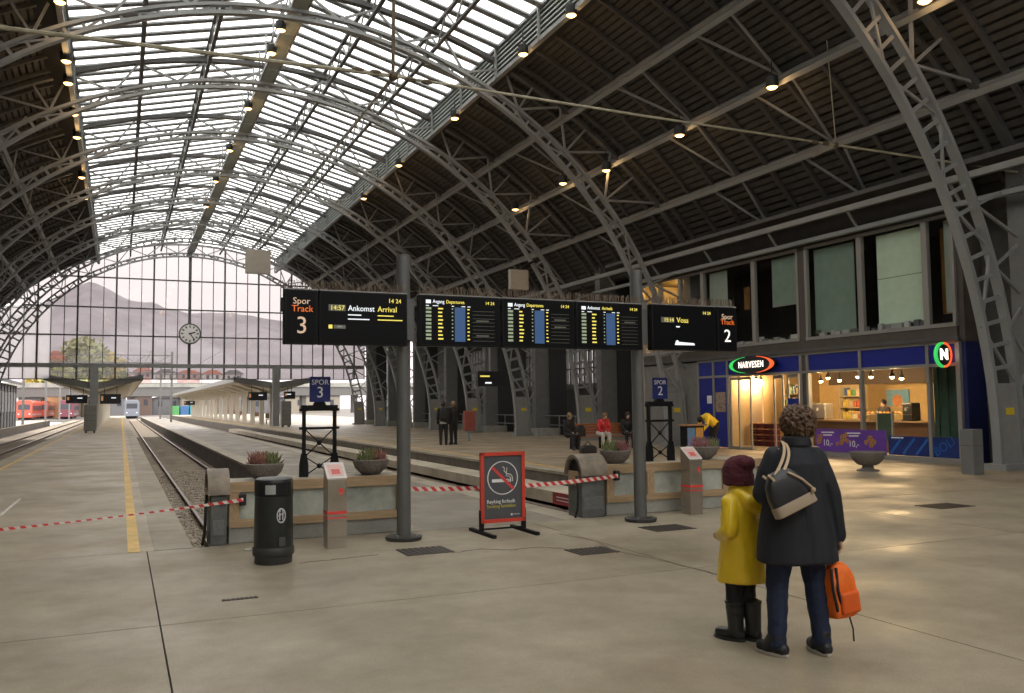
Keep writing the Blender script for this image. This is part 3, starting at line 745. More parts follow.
# projecting round N sign
ny_ = fy(945, 356)-.2; ns = thing('round_sign', 'small round illuminated sign with a white N projecting at the shop corner', 'sign', (XF-.2, ny_, 2.4))
c_ = Vector((XF-.32, ny_, 2.77))
def rdisc(name, r, y0, y1, mat, x=c_.x, n=28):
    MB().prism([(x+r*math.cos(2*math.pi*k/n), y0, c_.z+r*1.12*math.sin(2*math.pi*k/n)) for k in range(n)], (0, y1-y0, 0)).build(name, mat, ns)
rdisc('sign_body', .24, ny_-.03, ny_+.03, m_sblk)
def halfring(side, mat):
    n = 14; o_ = []; i_ = []
    for k in range(n+1):
        a = math.radians((95+170*k/n) if side > 0 else (-85+170*k/n))
        o_.append((c_.x+.29*math.cos(a), ny_-.04, c_.z+.325*math.sin(a))); i_.append((c_.x+.235*math.cos(a), ny_-.04, c_.z+.27*math.sin(a)))
    MB().prism(o_+i_[::-1], (0, .08, 0)).build('crescent', mat, ns)
halfring(1, m_lg); halfring(-1, m_lr)
text('N', .36, (c_.x, ny_-.033, c_.z), R_BOARD, m_lt, ns, 'sign_lettering', 'CENTER', .006, 1.05, .02)
bpiece('bracket', ns, m_steel, (c_.x, ny_-.03, 2.74), (XF, ny_+.03, 2.80))
# sliding doors
dr = thing('sliding_door', 'open glass sliding door of the kiosk with grey frame', 'door', (XF, 22.3, 0))
ylf = [fy(p, 400) for p in (730, 739, 749.5)]; yrf = [fy(p, 400) for p in (772, 782, 787.5, 799)]
def leaf(a, b, dx):
    lf = thing('door_leaf', None, None, (XF+dx, (a+b)/2, 0)); lf.parent = dr; lf.location = Vector((XF+dx, (a+b)/2, 0))-ORG[dr.name]
    for yy in (a, b-.06): bpiece('stile', lf, m_alu, (XF+dx-.02, yy, 0), (XF+dx+.02, yy+.06, 2.46))
    for z in (0, 2.38): bpiece('rail', lf, m_alu, (XF+dx-.02, a, z), (XF+dx+.02, b, z+.1))
    MB().quad((XF+dx, a+.06, .1), (XF+dx, b-.06, .1), (XF+dx, b-.06, 2.38), (XF+dx, a+.06, 2.38)).build('pane', m_gl, lf)
leaf(ylf[1], ylf[0], .03); leaf(ylf[2], ylf[1]+.1, .09); leaf(yrf[1], yrf[0], .09); leaf(yrf[3], yrf[2], .03)
# notices on the blue panels
ntc = MB().box((XF-.02, fy(726, 402), 1.28), (XF-.011, fy(716, 402), 1.98)).build('wall_poster', M('poster_print', (.30, .22, .17), .5, var=.6, scale=9)); tag(ntc, 'framed poster on the blue panel left of the shop door', 'poster')
n2 = MB().box((XF-.02, fy(712, 398), 1.58), (XF-.011, fy(707.5, 398), 1.86)).build('wall_notice', m_wt); tag(n2, 'small white notice on the blue panel at the left end of the shop', 'notice')
n3 = MB().box((XF-.01, fy(800, 402)+.06, 1.25), (XF+.0, fy(788, 402), 1.72)).build('door_notice', m_blue); tag(n3, 'blue notice on the right-hand shop door glass', 'notice')
# ------------------------------------------------------------------ shop interior
si = thing('shop_interior', 'warm lit interior shell of the kiosk', 'room', (22, 20, 0), kind='structure')
MB().box((XF+.1, YR+.1, 3.02), (25.2, YL, 3.12)).build('shop_ceiling', M('shop_ceiling', (.10, .085, .07), .8, var=.1), si)
MB().box((XF+.1, YR, -.005), (25.2, YL, .012)).build('shop_floor', M('shop_floor_tile', (.30, .26, .21), .3, var=.1), si)
MB().box((25.0, YR, 0), (25.18, YL, 3.0)).build('back_panelling', M('amber_wall', (.62, .44, .20), .7, var=.08), si)
MB().box((XF+.3, YL-.1, 0), (25.1, YL-.02, 3.0)).build('side_panel', M('amber_wall2', (.45, .33, .18), .7, var=.08), si)
MB().box((XF+.25, YR+.1, 0), (25.1, YR+.15, 3.0)).build('side_panel', M('green_wall', (.03, .07, .05), .7, var=.2), si)
def bulb(i, px, py, X, e):
    p = atX(px, py, X); o = thing('spot_lamp', 'small glowing ceiling spot lamp inside the kiosk', 'lamp', (p.x, p.y, p.z-.08), 'kiosk ceiling lamps')
    MB().lathe([(.03, .22), (.03, .12), (.07, .06), (.075, 0)], (p.x, p.y, p.z)).build('lamp_housing', m_blk, o, True)
    MB().ball((p.x, p.y, p.z-.0), .065, 10, 6).build('bulb', M('bulb_glow', (1, .8, .5), .4, var=0, emis=((1, .72, .36), 14)), o, True)
    MB().tube([(p.x, p.y, p.z+.2), (p.x, p.y, 3.02)], .01, 6).build('cord', m_blk, o)
    l = lamp('kiosk_light', (p.x, p.y, p.z-.12), e, (1, .66, .32), .08); l.parent = o; l.location = Vector((p.x, p.y, p.z-.12))-ORG[o.name]
for i, (px, py, X, e) in enumerate([(821, 381, 21.5, 70), (828, 377.5, 21.0, 70), (839.5, 380, 22, 70), (858, 376.5, 21.2, 70), (871, 376.5, 21.2, 70), (892, 376.5, 20.6, 90), (901.5, 378, 21.4, 70), (750, 380, 21.3, 60), (756, 379, 21.6, 60), (761, 380, 22, 60)]): bulb(i, px, py, X, e)
# shelves with goods along the back wall and by the door
goods = [M('goods_%d' % k, c_, .5, var=.3, scale=12) for k, c_ in enumerate([(.5, .12, .05), (.6, .45, .1), (.1, .25, .08), (.5, .4, .28), (.06, .12, .3), (.25, .08, .1), (.65, .6, .5)])]
m_shelf = M('shelf_board', (.45, .36, .22), .6, var=.1)
rr = random.Random(5)
def shelf(label, X, y0, y1, zs, h, what, glabel, depth=.35):
    o = thing('goods_shelf', label, 'shelf', (X, (y0+y1)/2, 0))
    bpiece('back_board', o, m_shelf, (X+depth-.02, y0, 0), (X+depth, y1, zs[-1]+h))
    for yy in (y0, y1-.04): bpiece('upright', o, m_shelf, (X, yy, 0), (X+depth-.02, yy+.04, zs[-1]+h))
    for z in zs:
        bpiece('board', o, m_shelf, (X, y0+.04, z-.03), (X+depth-.02, y1-.04, z))
        y = y0+.07
        while y < y1-.22:
            wd = .10+.12*rr.random(); hh = h*(.45+.4*rr.random())
            b = MB().box((X+.05, y, z), (X+.05+.18, y+wd, z+hh)).build('snack_pack', goods[rr.randrange(7)], bevel=.012)
            tag(b, glabel, 'package', what); y += wd+.03
shelf('tall lit shelf of drinks seen through the open shop door', 23.2, atX(781, 400, 23.2).y, atX(763, 400, 23.2).y, (.5, .95, 1.4, 1.85), .42, 'packs on the door shelf', 'small pack on the tall shelf behind the open door')
shelf('shelf of packaged snacks beside the door seen between the door leaves', 22.2, atX(800, 400, 22.2).y, atX(783, 400, 22.2).y, (.3, .7, 1.1, 1.5, 1.9), .36, 'packs on the snack shelf', 'small pack on the snack shelf right of the doorway')
shelf('low bakery shelf behind the middle shop window', 23.4, atX(861, 400, 23.4).y, atX(838, 400, 23.4).y, (.6, 1.0, 1.4, 1.8), .36, 'packs on the bakery shelf', 'small pack on the shelf behind the middle window')
# cream board and crates by the door
cb = MB().box((21.5, atX(762, 400, 21.5).y, .86), (21.56, atX(751, 400, 21.5).y, 2.2)).build('cream_board', M('cream_board', (.85, .72, .52), .7, var=.05)); tag(cb, 'plain cream board standing on stacked crates just inside the door', 'board')
ya, yb = atX(776, 430, 21.3).y, atX(752, 430, 21.3).y; nC = 3
for i in range(nC):
    for j in range(4):
        y0 = ya+(yb-ya)*i/nC+.02; y1 = ya+(yb-ya)*(i+1)/nC-.02
        o = thing('bottle_crate', 'dark red plastic crate in the stack just inside the door', 'crate', (21.4, (y0+y1)/2, .012+.21*j), 'crates inside the door')
        m_crate = M('crate_maroon', (.10, .015, .03), .5, var=.2)
        bpiece('crate_base', o, m_crate, (21.2, y0, .012+.21*j), (21.5, y1, .03+.21*j))
        for zz_ in (.06, .13): bpiece('crate_rail', o, m_crate, (21.2, y0, zz_+.21*j), (21.5, y1, zz_+.05+.21*j))
        for yy in (y0, y1-.04): bpiece('crate_corner', o, m_crate, (21.2, yy, .012+.21*j), (21.5, yy+.04, .20+.21*j))
# counter and display
m_ss_ = M('machine_steel', (.5, .48, .45), .3, .8, var=.1)
ct = thing('shop_counter', 'dark wooden service counter with glass display behind the shop windows', 'counter', (21.8, 18, 0))
bpiece('counter_body', ct, M('counter_wood', (.10, .055, .03), .5, var=.3), (21.6, 16.6, .012), (22.2, 23.0, .95)); bpiece('counter_top', ct, M('counter_top', (.25, .17, .10), .35, var=.2), (21.5, 16.5, .95), (22.3, 23.1, 1.0))
MB().box((21.65, 18.6, 1.0), (22.1, 21.2, 1.38)).build('display_glass', m_gl, ct); bpiece('display_shelf', ct, m_shelf, (21.7, 18.65, 1.18), (22.05, 21.15, 1.195))
for k in range(16):
    y = 18.75+.15*k; o = MB().ball((21.85, y, 1.24), .055, 8, 5, (1, 1, .75)).build('bread_roll', M('bread', (.45, .22, .07), .7, var=.3), None, True); tag(o, 'golden roll in the glass display on the counter', 'bread', 'rolls in the display')
MB().box((23.75, YR+.2, 2.2), (23.85, 24.0, 3.0)).build('bulkhead', M('bulkhead_brown', (.05, .032, .02), .7, var=.2), si)
for k_, (px0, px1, lab) in enumerate(((814, 829, 'steel coffee machine on the counter behind the left window'), (906, 916, 'dark round coffee machine on the counter behind the right window'))):
    ya_, yb_ = atX(px1, 400, 21.9).y, atX(px0, 400, 21.9).y; o = thing('coffee_machine', lab, 'coffee machine', (21.9, (ya_+yb_)/2, 1.0))
    MB().box((21.7, ya_, 1.002), (22.1, yb_, 1.55)).build('machine_body', [m_ss_, m_blk][k_], o, bevel=.05); bpiece('drip_tray', o, m_blk, (21.62, ya_+.05, 1.002), (21.7, yb_-.05, 1.04)); bpiece('spout', o, m_steel, (21.64, (ya_+yb_)/2-.03, 1.3), (21.7, (ya_+yb_)/2+.03, 1.4))
p0, p1 = atX(885, 390, 24.9), atX(908, 406, 24.9)
mp_ = thing('menu_screen', 'pale blue menu poster on the yellow back wall of the shop', 'poster', (24.93, (p0.y+p1.y)/2, p1.z))
bpiece('poster_sheet', mp_, M('menu_blue', (.20, .42, .62), .5, var=.15), (24.95, p1.y, p1.z), (24.99, p0.y, p0.z))
disc('menu_picture', (24.95, (p0.y+p1.y)/2, (p0.z+p1.z)/2-.1), .22, '-X', M('menu_orange', (.7, .3, .12), .6, var=.3), mp_, 14)
cbd = thing('chalkboard', 'dark green standing board with pale legs behind the right shop window', 'board', (20.4, fy(885), 0))
yA, yB2 = atX(892, 425, 20.4).y, atX(878, 425, 20.4).y
bpiece('board_face', cbd, M('chalk_green', (.05, .10, .06), .7, var=.2), (20.38, yA, .45), (20.42, yB2, 1.25))
for yy in (yA-.05, yB2): bpiece('leg', cbd, M('pale_wood', (.4, .38, .3), .6), (20.37, yy, .012), (20.43, yy+.05, 1.3))
gc = MB()
for k in range(9): gc.box((20.2+.02*(k % 2), 15.25+.15*k, .012), (20.24+.02*(k % 2), 15.25+.15*k+.14, 2.9))
tag(gc.build('green_curtain', M('curtain_green', (.025, .075, .05), .8, var=.2)), 'dark green pleated curtain at the right end of the shop', 'curtain')
# ================================================================== right side aisle beyond the shop
m_walldk = M('aisle_wall', (.06, .058, .055), .8, var=.25, scale=1, world=True)
m_aisle = glass('aisle_glass', (.7, .69, .68), .03, .05)
ws = thing('wall_far_right', 'dim side aisle wall with a band of tall windows beyond the columns', 'wall', (24, 50, 0), kind='structure')
MB().box((24, 29.9, 0), (24.3, YG, 2.5)).build('lower_wall', m_walldk, ws); MB().box((24, 29.9, 5.6), (24.3, YG, 7.4)).build('upper_wall', m_walldk, ws)
MB().box((19.9, 29.9, 7.3), (24.3, YG, 7.45)).build('aisle_roof', m_walldk, ws)
bpiece('band', ws, m_steel_d, (23.9, 29.9, 2.45), (24.0, YG, 2.75))
y = 30.2
while y < YG-1:
    solid = int((y-30)/6.7) % 2 == 1 and y > 46
    if solid: bpiece('wall_panel', ws, m_walldk, (24.02, y, 2.5), (24.28, y+.55, 5.6))
    else:
        MB().quad((24.15, y+.16, 2.6), (24.15, y+.55, 2.6), (24.15, y+.55, 5.55), (24.15, y+.16, 5.55)).build('pane', m_aisle, ws)
        bpiece('mullion', ws, m_steel_d, (24.05, y, 2.5), (24.25, y+.16, 5.6))
    y += .55
for z in (3.6, 4.6): bpiece('transom', ws, m_steel_d, (24.05, 29.9, z), (24.2, YG, z+.06))
hr = thing('handrail', 'thin grey handrail along the wall columns of the right platform', 'railing', (19, 50, 0))
for z in (.55, 1.02): piece('rail', hr, m_steel, (XC+15.1, 33.7, z), (XC+15.1, 73, z), .04)
y = 35
while y < 73: piece('baluster', hr, m_steel, (XC+15.1, y, 0), (XC+15.1, y, 1.02), .04); y += 1.675
# cantilever information screen on the right platform (behind the boards)
p = atY(490, 379, 40.0)
sc_ = thing('platform_screen', 'black hanging information screen above the couple on the right platform', 'display', (p.x, 40, p.z-.5))
bpiece('screen_case', sc_, m_blk, (p.x-.75, 39.8, p.z-.38), (p.x+.75, 40.1, p.z+.38))
m_ledw = M('led_white', (.2, .2, .2), .5, var=0, emis=((.9, .95, 1), .85)); m_ledy = M('led_yellow', (.2, .17, .03), .5, var=0, emis=((1, .82, .14), .75)); m_ledb = M('led_blue', (.02, .05, .12), .5, var=0, emis=((.06, .14, .33), .35)); m_ledg = M('led_pale', (.1, .12, .08), .5, var=0, emis=((.5, .58, .38), .42))
bpiece('led_text', sc_, m_ledy, (p.x-.62, 39.79, p.z+.1), (p.x-.1, 39.8, p.z+.17)); bpiece('led_text', sc_, m_ledw, (p.x-.35, 39.79, p.z-.24), (p.x+.0, 39.8, p.z-.16))
piece('screen_arm', sc_, m_steel, (p.x, 40, p.z+.38), (p.x, 40, p.z+2.5), .08); piece('screen_arm', sc_, m_steel, (p.x, 40, p.z+2.5), (18.6, 40.1, p.z+2.6), .08)
# ================================================================== display boards on two columns
YBd = 10.05
m_col = M('board_column', (.125, .125, .122), .5, .2, var=.1)
for k_, x in enumerate((3.19, 6.62)):
    o = thing('display_column', ['slender grey column standing left of the no-smoking sign', 'slender grey column standing right of the no-smoking sign'][k_], 'column', (x, 10.27, 0), 'display board columns')
    MB().lathe([(.088, .05), (.088, 3.52)], (x, 10.27, 0), 12).build('shaft', m_col, o, True)
    MB().lathe([(.215, 0), (.225, .02), (.225, .045), (.12, .055)], (x, 10.27, 0), 24).build('base_plate', M('base_iron', (.06, .06, .058), .5, .3), o, True)
    for q in range(4):
        a = math.pi/4+q*math.pi/2; MB().lathe([(.018, .045), (.018, .075)], (x+.17*math.cos(a), 10.27+.17*math.sin(a), 0), 6).build('bolt', m_steel, o)
    bpiece('mount_plate', o, m_col, (x-.1, 10.13, 2.45), (x+.1, 10.2, 2.95))
m_scr = M('screen_black', (.003, .003, .004), .5, var=0, spec=.15); m_case = M('board_case', (.008, .008, .009), .5, var=0, spec=.2)
m_org = M('print_orange', (.75, .16, .02), .5, var=0, emis=((.8, .16, .02), .45)); m_tan = M('print_tan', (.6, .42, .28), .5, var=0, emis=((.62, .45, .32), .45)); m_prw = M('print_white', (.8, .78, .75), .5, var=0, emis=((.8, .8, .78), .75))
bar = thing('display_beam', 'horizontal steel beam carrying the row of black display boards', 'beam', (5, 10.2, 2.6))
for z in (2.5, 2.9): piece('rail', bar, m_col, (1.75, 10.155, z), (8.15, 10.155, z), .05, .06)
def spikes(o, x0, x1, z):
    mb = MB(); rr = random.Random(int(x0*100)); x = x0+.02
    mb.box((x0, YBd+.0, z), (x1, YBd+.06, z+.008))
    while x < x1:
        for dy in (0, .05):
            mb.beam((x, YBd+.01+dy, z), (x+rr.uniform(-.03, .03), YBd+.01+dy+rr.uniform(-.04, .04), z+.10+.02*rr.random()), .0055)
        x += .028
    s = mb.build('bird_spike', M('spike_wire', (.20, .15, .11), .5, .5, var=0), o); s['kind'] = 'stuff'
def board(name, x0, x1, z0, z1, label, cat='display'):
    o = thing(name, label, cat, ((x0+x1)/2, YBd, z0), 'overhead display boards')
    MB().box((x0, YBd-.03, z0), (x1, YBd+.09, z1)).build('board_case', m_case, o, bevel=.008)
    bpiece('screen', o, m_scr, (x0+.02, YBd-.034, z0+.02), (x1-.02, YBd-.029, z1-.02))
    bpiece('top_strip', o, m_steel, (x0, YBd-.03, z1), (x1, YBd+.09, z1+.012))
    spikes(o, x0, x1, z1+.01); return o
YT = YBd-.036
def led(o, mat, x0, x1, z0, z1): bpiece('led_block', o, mat, (x0, YT-.001, z0), (x1, YT+.001, z1))
Z0, Z1 = 2.365, 3.0
b3 = board('track_sign', 1.69, 2.075, Z0, Z1, 'black board reading Spor Track 3 at the left end of the row')
text('Spor', .105, (1.885, YT, 2.865), R_BOARD, m_tan, b3, align='CENTER'); text('Track', .105, (1.895, YT, 2.775), R_BOARD, m_org, b3, align='CENTER'); text('3', .28, (1.89, YT, 2.575), R_BOARD, m_tan, b3, align='CENTER')
MB().box((1.655, YBd-.02, 2.74), (1.69, YBd+.05, 2.9)).build('side_box', m_case, b3)
tv = board('arrival_screen', 2.09, 3.165, Z0, Z1, 'black screen showing Ankomst Arrival 14:57 beside the track 3 board')
text('14 24', .072, (3.085, YT, 2.905), R_BOARD, m_ledy, tv, align='RIGHT')
led(tv, M('led_dim', (.06, .06, .05), .5, var=0, emis=((.08, .08, .06), .6)), 2.2, 2.40, 2.765, 2.84); text('14:57', .078, (2.39, YT-.003, 2.80), R_BOARD, m_ledy, tv, align='RIGHT')
text('Ankomst', .095, (2.43, YT, 2.80), R_BOARD, m_ledw, tv, sx=.92); text('Arrival', .095, (2.79, YT, 2.80), R_BOARD, m_ledy, tv, sx=.92)
for q, (L1, L2) in enumerate(((.16, .2), (.26, .31))):
    led(tv, m_ledw, 2.43, 2.43+L1, 2.717-.05*q, 2.729-.05*q); led(tv, m_ledy, 2.79, 2.79+L2, 2.717-.05*q, 2.729-.05*q)
led(tv, m_ledy, 2.20, 2.245, 2.555, 2.60); led(tv, MATS['led_dim'], 2.26, 2.40, 2.555, 2.60); led(tv, m_ledw, 2.30, 2.36, 2.57, 2.588)
def depart(x0, x1, title, title2, label, seed):
    o = board('departure_board' if title2 == 'Departures' else 'arrival_board', x0, x1, Z0+.005, Z1+.005, label); rr = random.Random(seed)
    text(title, .062, (x0+.17, YT, 2.925), R_BOARD, m_ledw, o, sx=.85); text(title2, .062, (x0+(.345 if title == 'Avgang' else .395), YT, 2.925), R_BOARD, m_ledy, o, sx=.85)
    text('14 24', .056, (x1-.08, YT, 2.925), R_BOARD, m_ledy, o, align='RIGHT'); led(o, m_ledw, x0+.08, x0+.145, 2.90, 2.945)
    led(o, m_ledb, x0+.46, x0+.60, 2.43, 2.86)
    for (a, b) in ((.08, .12), (.17, .24), (.42, .45), (.55, .60), (.63, .67)): led(o, m_ledw, x0+a, x0+b, 2.868, 2.877)
    for r in range(9):
        z = 2.825-.047*r
        led(o, m_ledg, x0+.08, x0+.150, z, z+.027); led(o, m_ledy, x0+.24, x0+.24+.04+.03*rr.random(), z+.004, z+.022)
        led(o, m_ledg, x0+.42, x0+.438, z+.006, z+.022); led(o, m_ledy, x0+.63, x0+.652+.01*rr.random(), z+.005, z+.020)
        bpiece('led_rule', o, MATS['led_dim'], (x0+.70, YT-.001, z-.007), (x1-.08, YT+.001, z-.003))
        if r in ((3, 7), (2, 4), (2, 2))[seed]: led(o, MATS['led_dim'], x0+.75, x0+.92, z+.006, z+.022)
    return o
depart(3.32, 4.40, 'Avgang', 'Departures', 'departure board with yellow rows, just right of the left column', 0)
depart(4.43, 5.48, 'Avgang', 'Departures', 'departure board with yellow rows, middle of the three timetable boards', 1)
depart(5.51, 6.55, 'Ankomst', 'Arrivals', 'arrival board with yellow rows, nearest to the right column', 2)
vs_ = board('departure_screen', 6.71, 7.80, Z0+.01, Z1+.015, 'black screen reading 15:14 Voss beside the track 2 board')
led(vs_, MATS['led_dim'], 6.86, 7.08, 2.765, 2.84); text('15:14', .075, (7.07, YT-.003, 2.80), R_BOARD, m_ledy, vs_, align='RIGHT'); text('Voss', .105, (7.12, YT, 2.80), R_BOARD, m_ledy, vs_)
led(vs_, m_ledw, 7.11, 7.17, 2.70, 2.718); text('14 24', .062, (7.71, YT, 2.915), R_BOARD, m_ledy, vs_, align='RIGHT')
MB().prism([(7.08, YT, 2.45), (7.42, YT, 2.45), (7.41, YT, 2.48), (7.15, YT, 2.495), (7.13, YT, 2.52), (7.10, YT, 2.51)], (0, -.003, 0)).build('train_symbol', m_ledw, vs_)
b2 = board('track_sign', 7.835, 8.18, Z0+.01, Z1+.018, 'black board reading Spor Track 2 at the right end of the row')
text('Spor', .105, (8.005, YT, 2.875), R_BOARD, m_tan, b2, align='CENTER'); text('Track', .105, (8.01, YT, 2.795), R_BOARD, m_org, b2, align='CENTER'); text('2', .26, (8.005, YT, 2.59), R_BOARD, m_prw, b2, align='CENTER')
# ================================================================== planter walls at the track ends
m_wood = M('weathered_wood', (.40, .28, .16), .7, var=.3, scale=4); m_pan = M('wall_panel_green', (.40, .42, .37), .85, var=.3, scale=3, world=True)
def planter_wall(x0, x1, n, label):
    o = thing('buffer_wall', label, 'wall', ((x0+x1)/2, 11.2, 0), 'track end walls'); y0, y1 = 10.93, 11.55
    MB().box((x0, y0+.03, 0), (x1, y1, .2)).build('plinth', m_conc, o, bevel=.01)
    MB().box((x0+.03, y0+.05, .2), (x1-.03, y1-.03, .70)).build('panel', m_pan, o)
    bpiece('top_board', o, m_wood, (x0, y0, .615), (x1, y0+.10, .735)); bpiece('bottom_board', o, m_wood, (x0, y0, .19), (x1, y0+.10, .285))
    for k in range(n+1):
        x = x0+(x1-x0-.12)*k/n; bpiece('stud', o, m_wood, (x, y0+.002, .286), (x+.12, y0+.10, .614))
    MB().box((x0, y0+.101, .70), (x1, y1, .735)).build('cap', m_edge, o); return o
planter_wall(1.21, 3.42, 1, 'low wood-framed concrete wall closing the left track behind the litter bin')
planter_wall(6.48, 9.40, 4, 'low wood-framed concrete wall closing the right track, three pale panels')
# buffers with half-round hoods
m_bufg = M('buffer_grey', (.13, .135, .13), .6, .2, var=.25, scale=5)
def buffer(x0, x1, label):
    o = thing('track_buffer', label, 'buffer', ((x0+x1)/2, 11.1, 0), 'track end buffers')
    y0, y1 = 10.86, 11.36; yc = (y0+y1)/2
    MB().box((x0+.02, y0+.04, 0), (x1-.02, y1-.04, .62)).build('buffer_body', m_bufg, o, bevel=.012)
    n = 18; ou = []; inn = []
    for k in range(n+1):
        a = math.pi*k/n; ou.append((x0-.01, yc-.27*math.cos(a), .60+.30*math.sin(a))); inn.append((x0-.01, yc-.225*math.cos(a), .60+.25*math.sin(a)))
    MB().prism(ou+inn[::-1], (x1-x0+.02, 0, 0)).build('hood', M('hood_metal', (.24, .20, .155), .6, .2, var=.4, scale=5), o, True)
    MB().prism(inn[1:-1], (.02, 0, 0)).xf(Matrix.Translation((.06, 0, 0))).build('hood_shade', m_blk, o)  # black sheet stands for the shade inside the hood
    bpiece('face_plate', o, m_wood, (x0-.012, y0+.12, .46), (x0+.02, y1-.12, .66)); MB().tube([(x0-.02, y0+.12, .60), (x0-.03, y0+.06, .4), (x0-.04, y0+.06, .15), (x0-.06, y0+.10, .01)], .018, 8).build('hose', m_blk, o, True)
    bpiece('front_plate', o, M('buffer_plate', (.17, .175, .17), .5, .2, var=.2), (x0+.05, y0+.025, .12), (x1-.05, y0+.045, .30))
    return o
buffer(.97, 1.20, 'grey track buffer with rusty half-round hood at the left wall end')
buffer(6.02, 6.44, 'grey track buffer with half-round hood right of the no-smoking sign')
# tape cassettes
casp = []
for lab, x, z in (('black tape cassette on the left end of the bin-side wall', 1.36, .53), ('black tape cassette on the wall next to the left column', 3.34, .56), ('black tape cassette on the wall right of the buffer', 6.62, .585)):
    o = thing('tape_cassette', lab, 'tape holder', (x, 10.9, z-.06), 'tape cassettes'); MB().box((x-.04, 10.86, z-.07), (x+.04, 10.93, z+.07)).build('cassette_body', m_blk, o, bevel=.01); MB().lathe([(.015, 0), (.015, .02)], (x, 10.895, z+.07), 8).build('cassette_cap', m_steel, o); casp.append(Vector((x, 10.85, z)))
# red and white tape (stripes are print)
def tape_mat():
    m = bpy.data.materials.new('red_white_tape'); m.use_nodes = True; n = m.node_tree.nodes; L = m.node_tree.links; b = n['Principled BSDF']; b.inputs['Roughness'].default_value = .45
    g_ = n.new('ShaderNodeNewGeometry'); sx = n.new('ShaderNodeSeparateXYZ'); L.new(g_.outputs['Position'], sx.inputs[0])
    a = n.new('ShaderNodeMath'); a.operation = 'MULTIPLY_ADD'; L.new(sx.outputs[2], a.inputs[0]); a.inputs[1].default_value = .9; L.new(sx.outputs[0], a.inputs[2])
    c = n.new('ShaderNodeMath'); c.operation = 'MULTIPLY'; L.new(a.outputs[0], c.inputs[0]); c.inputs[1].default_value = 8.5
    f = n.new('ShaderNodeMath'); f.operation = 'FRACT'; L.new(c.outputs[0], f.inputs[0])
    r = n.new('ShaderNodeValToRGB'); r.color_ramp.interpolation = 'CONSTANT'; r.color_ramp.elements[0].color = (.62, .035, .035, 1); r.color_ramp.elements[1].position = .5; r.color_ramp.elements[1].color = (.72, .66, .6, 1)
    L.new(f.outputs[0], r.inputs[0]); L.new(r.outputs[0], b.inputs['Base Color']); return m
m_tape = tape_mat()
def tape(a, b, label, sag=.05, n=24, wd=.055, twist=0.):
    mb = MB(); vs = []; fs = []; a = Vector(a); b = Vector(b)
    for k in range(n+1):
        u = k/n; p = a.lerp(b, u); p.z -= sag*4*u*(1-u); w_ = wd*(1-twist*math.sin(u*math.pi)); vs += [p+Vector((0, 0, w_/2)), p-Vector((0, .004, w_/2)), p+Vector((0, .003, -w_/2)), p+Vector((0, .003, w_/2))]
    for k in range(n):
        i = 4*k
        for j in range(4): fs.append((i+j, i+(j+1) % 4, i+4+(j+1) % 4, i+4+j))
    fs += [(0, 1, 2, 3), (4*n, 4*n+3, 4*n+2, 4*n+1)]
    mb.add(vs, fs); return tag(mb.build('barrier_tape', m_tape), label, 'tape', 'barrier tapes')
la = atY(-40, 533.5, 11.2)
tape(casp[0], la, 'red and white barrier tape across the left platform and track', .02, 24, .045, .65)
tape(casp[1]+Vector((.02, 0, 0)), casp[2], 'red and white barrier tape strung behind the no-smoking sign', .06, 30)
pst = thing('tape_post', 'slim tape post at the left end of the barrier tape', 'post', (la.x, 11.2, 0)); MB().lathe([(.16, 0), (.16, .02), (.025, .03), (.025, 1.0)], (la.x, 11.22, 0), 14).build('pole', m_blk, pst, True)
# ================================================================== litter bin
bp_ = gp(272, 556); bx, by = 1.50, 9.46
bi = thing('litter_bin', 'black round litter bin with white ring emblem in front of the left wall', 'bin', (bx, by, 0))
m_bin = M('bin_black', (.016, .019, .019), .38, var=.15, scale=6); m_bin2 = M('bin_base', (.035, .036, .037), .5, var=.2)
MB().lathe([(.195, 0), (.20, .01), (.20, .085), (.19, .09)], (bx, by, 0), 32).build('base', m_bin2, bi, True)
MB().lathe([(.215, .09), (.222, .10), (.222, .17), (.212, .185)], (bx, by, 0), 32).build('foot_ring', m_bin2, bi, True)
MB().lathe([(.207, .185), (.21, .20), (.205, .60), (.203, .74), (.197, .745)], (bx, by, 0), 32).build('body', m_bin, bi, True)
# hood with opening band
hd = MB().lathe([(.198, .74), (.208, .75), (.208, .90), (.20, .925), (.17, .94), (.001, .945)], (bx, by, 0), 32).build('lid', m_bin, bi, True)
vd = Vector((bx, by, 0)); tocam = math.atan2(-by, -bx)
def on_bin(name, ang, z0, z1, r, half, mat, th=.004, n=8):
    mb = MB(); vs = []; fs = []
    for k in range(n+1):
        a = tocam+ang-half+2*half*k/n
        for rr_, z in ((r, z0), (r, z1), (r+th, z1), (r+th, z0)): vs.append((bx+rr_*math.cos(a), by+rr_*math.sin(a), z))
    for k in range(n):
        i = 4*k
        for j in range(4): fs.append((i+j, i+(j+1) % 4, i+4+(j+1) % 4, i+4+j))
    fs += [(0, 1, 2, 3), (4*n, 4*n+3, 4*n+2, 4*n+1)]
    return mb.add(vs, fs).build(name, mat, bi)
on_bin('opening', .1, .745, .895, .205, .95, M('bin_hole', (.004, .004, .004), .8, var=0)); on_bin('label_plate', -.17, .77, .87, .209, .26, M('bin_label', (.33, .35, .33), .6, var=.1))
on_bin('lock_plate', .42, .205, .30, .207, .16, m_steel_d, .02)
ea = tocam+.38; ec = Vector((bx+.211*math.cos(ea), by+.211*math.sin(ea), .535)); er = Matrix.Rotation(ea+math.pi/2, 4, 'Z')
def emblem(mb): return mb.xf(Matrix.Translation(ec) @ er)
rg = MB(); n = 24; vs = []; fs = []
for k in range(n):
    a = 2*math.pi*k/n
    for r_, d in ((.068, -.006), (.056, -.006), (.068, .006), (.056, .006)): vs.append((r_*.75*math.cos(a), d, r_*math.sin(a)*1.2))
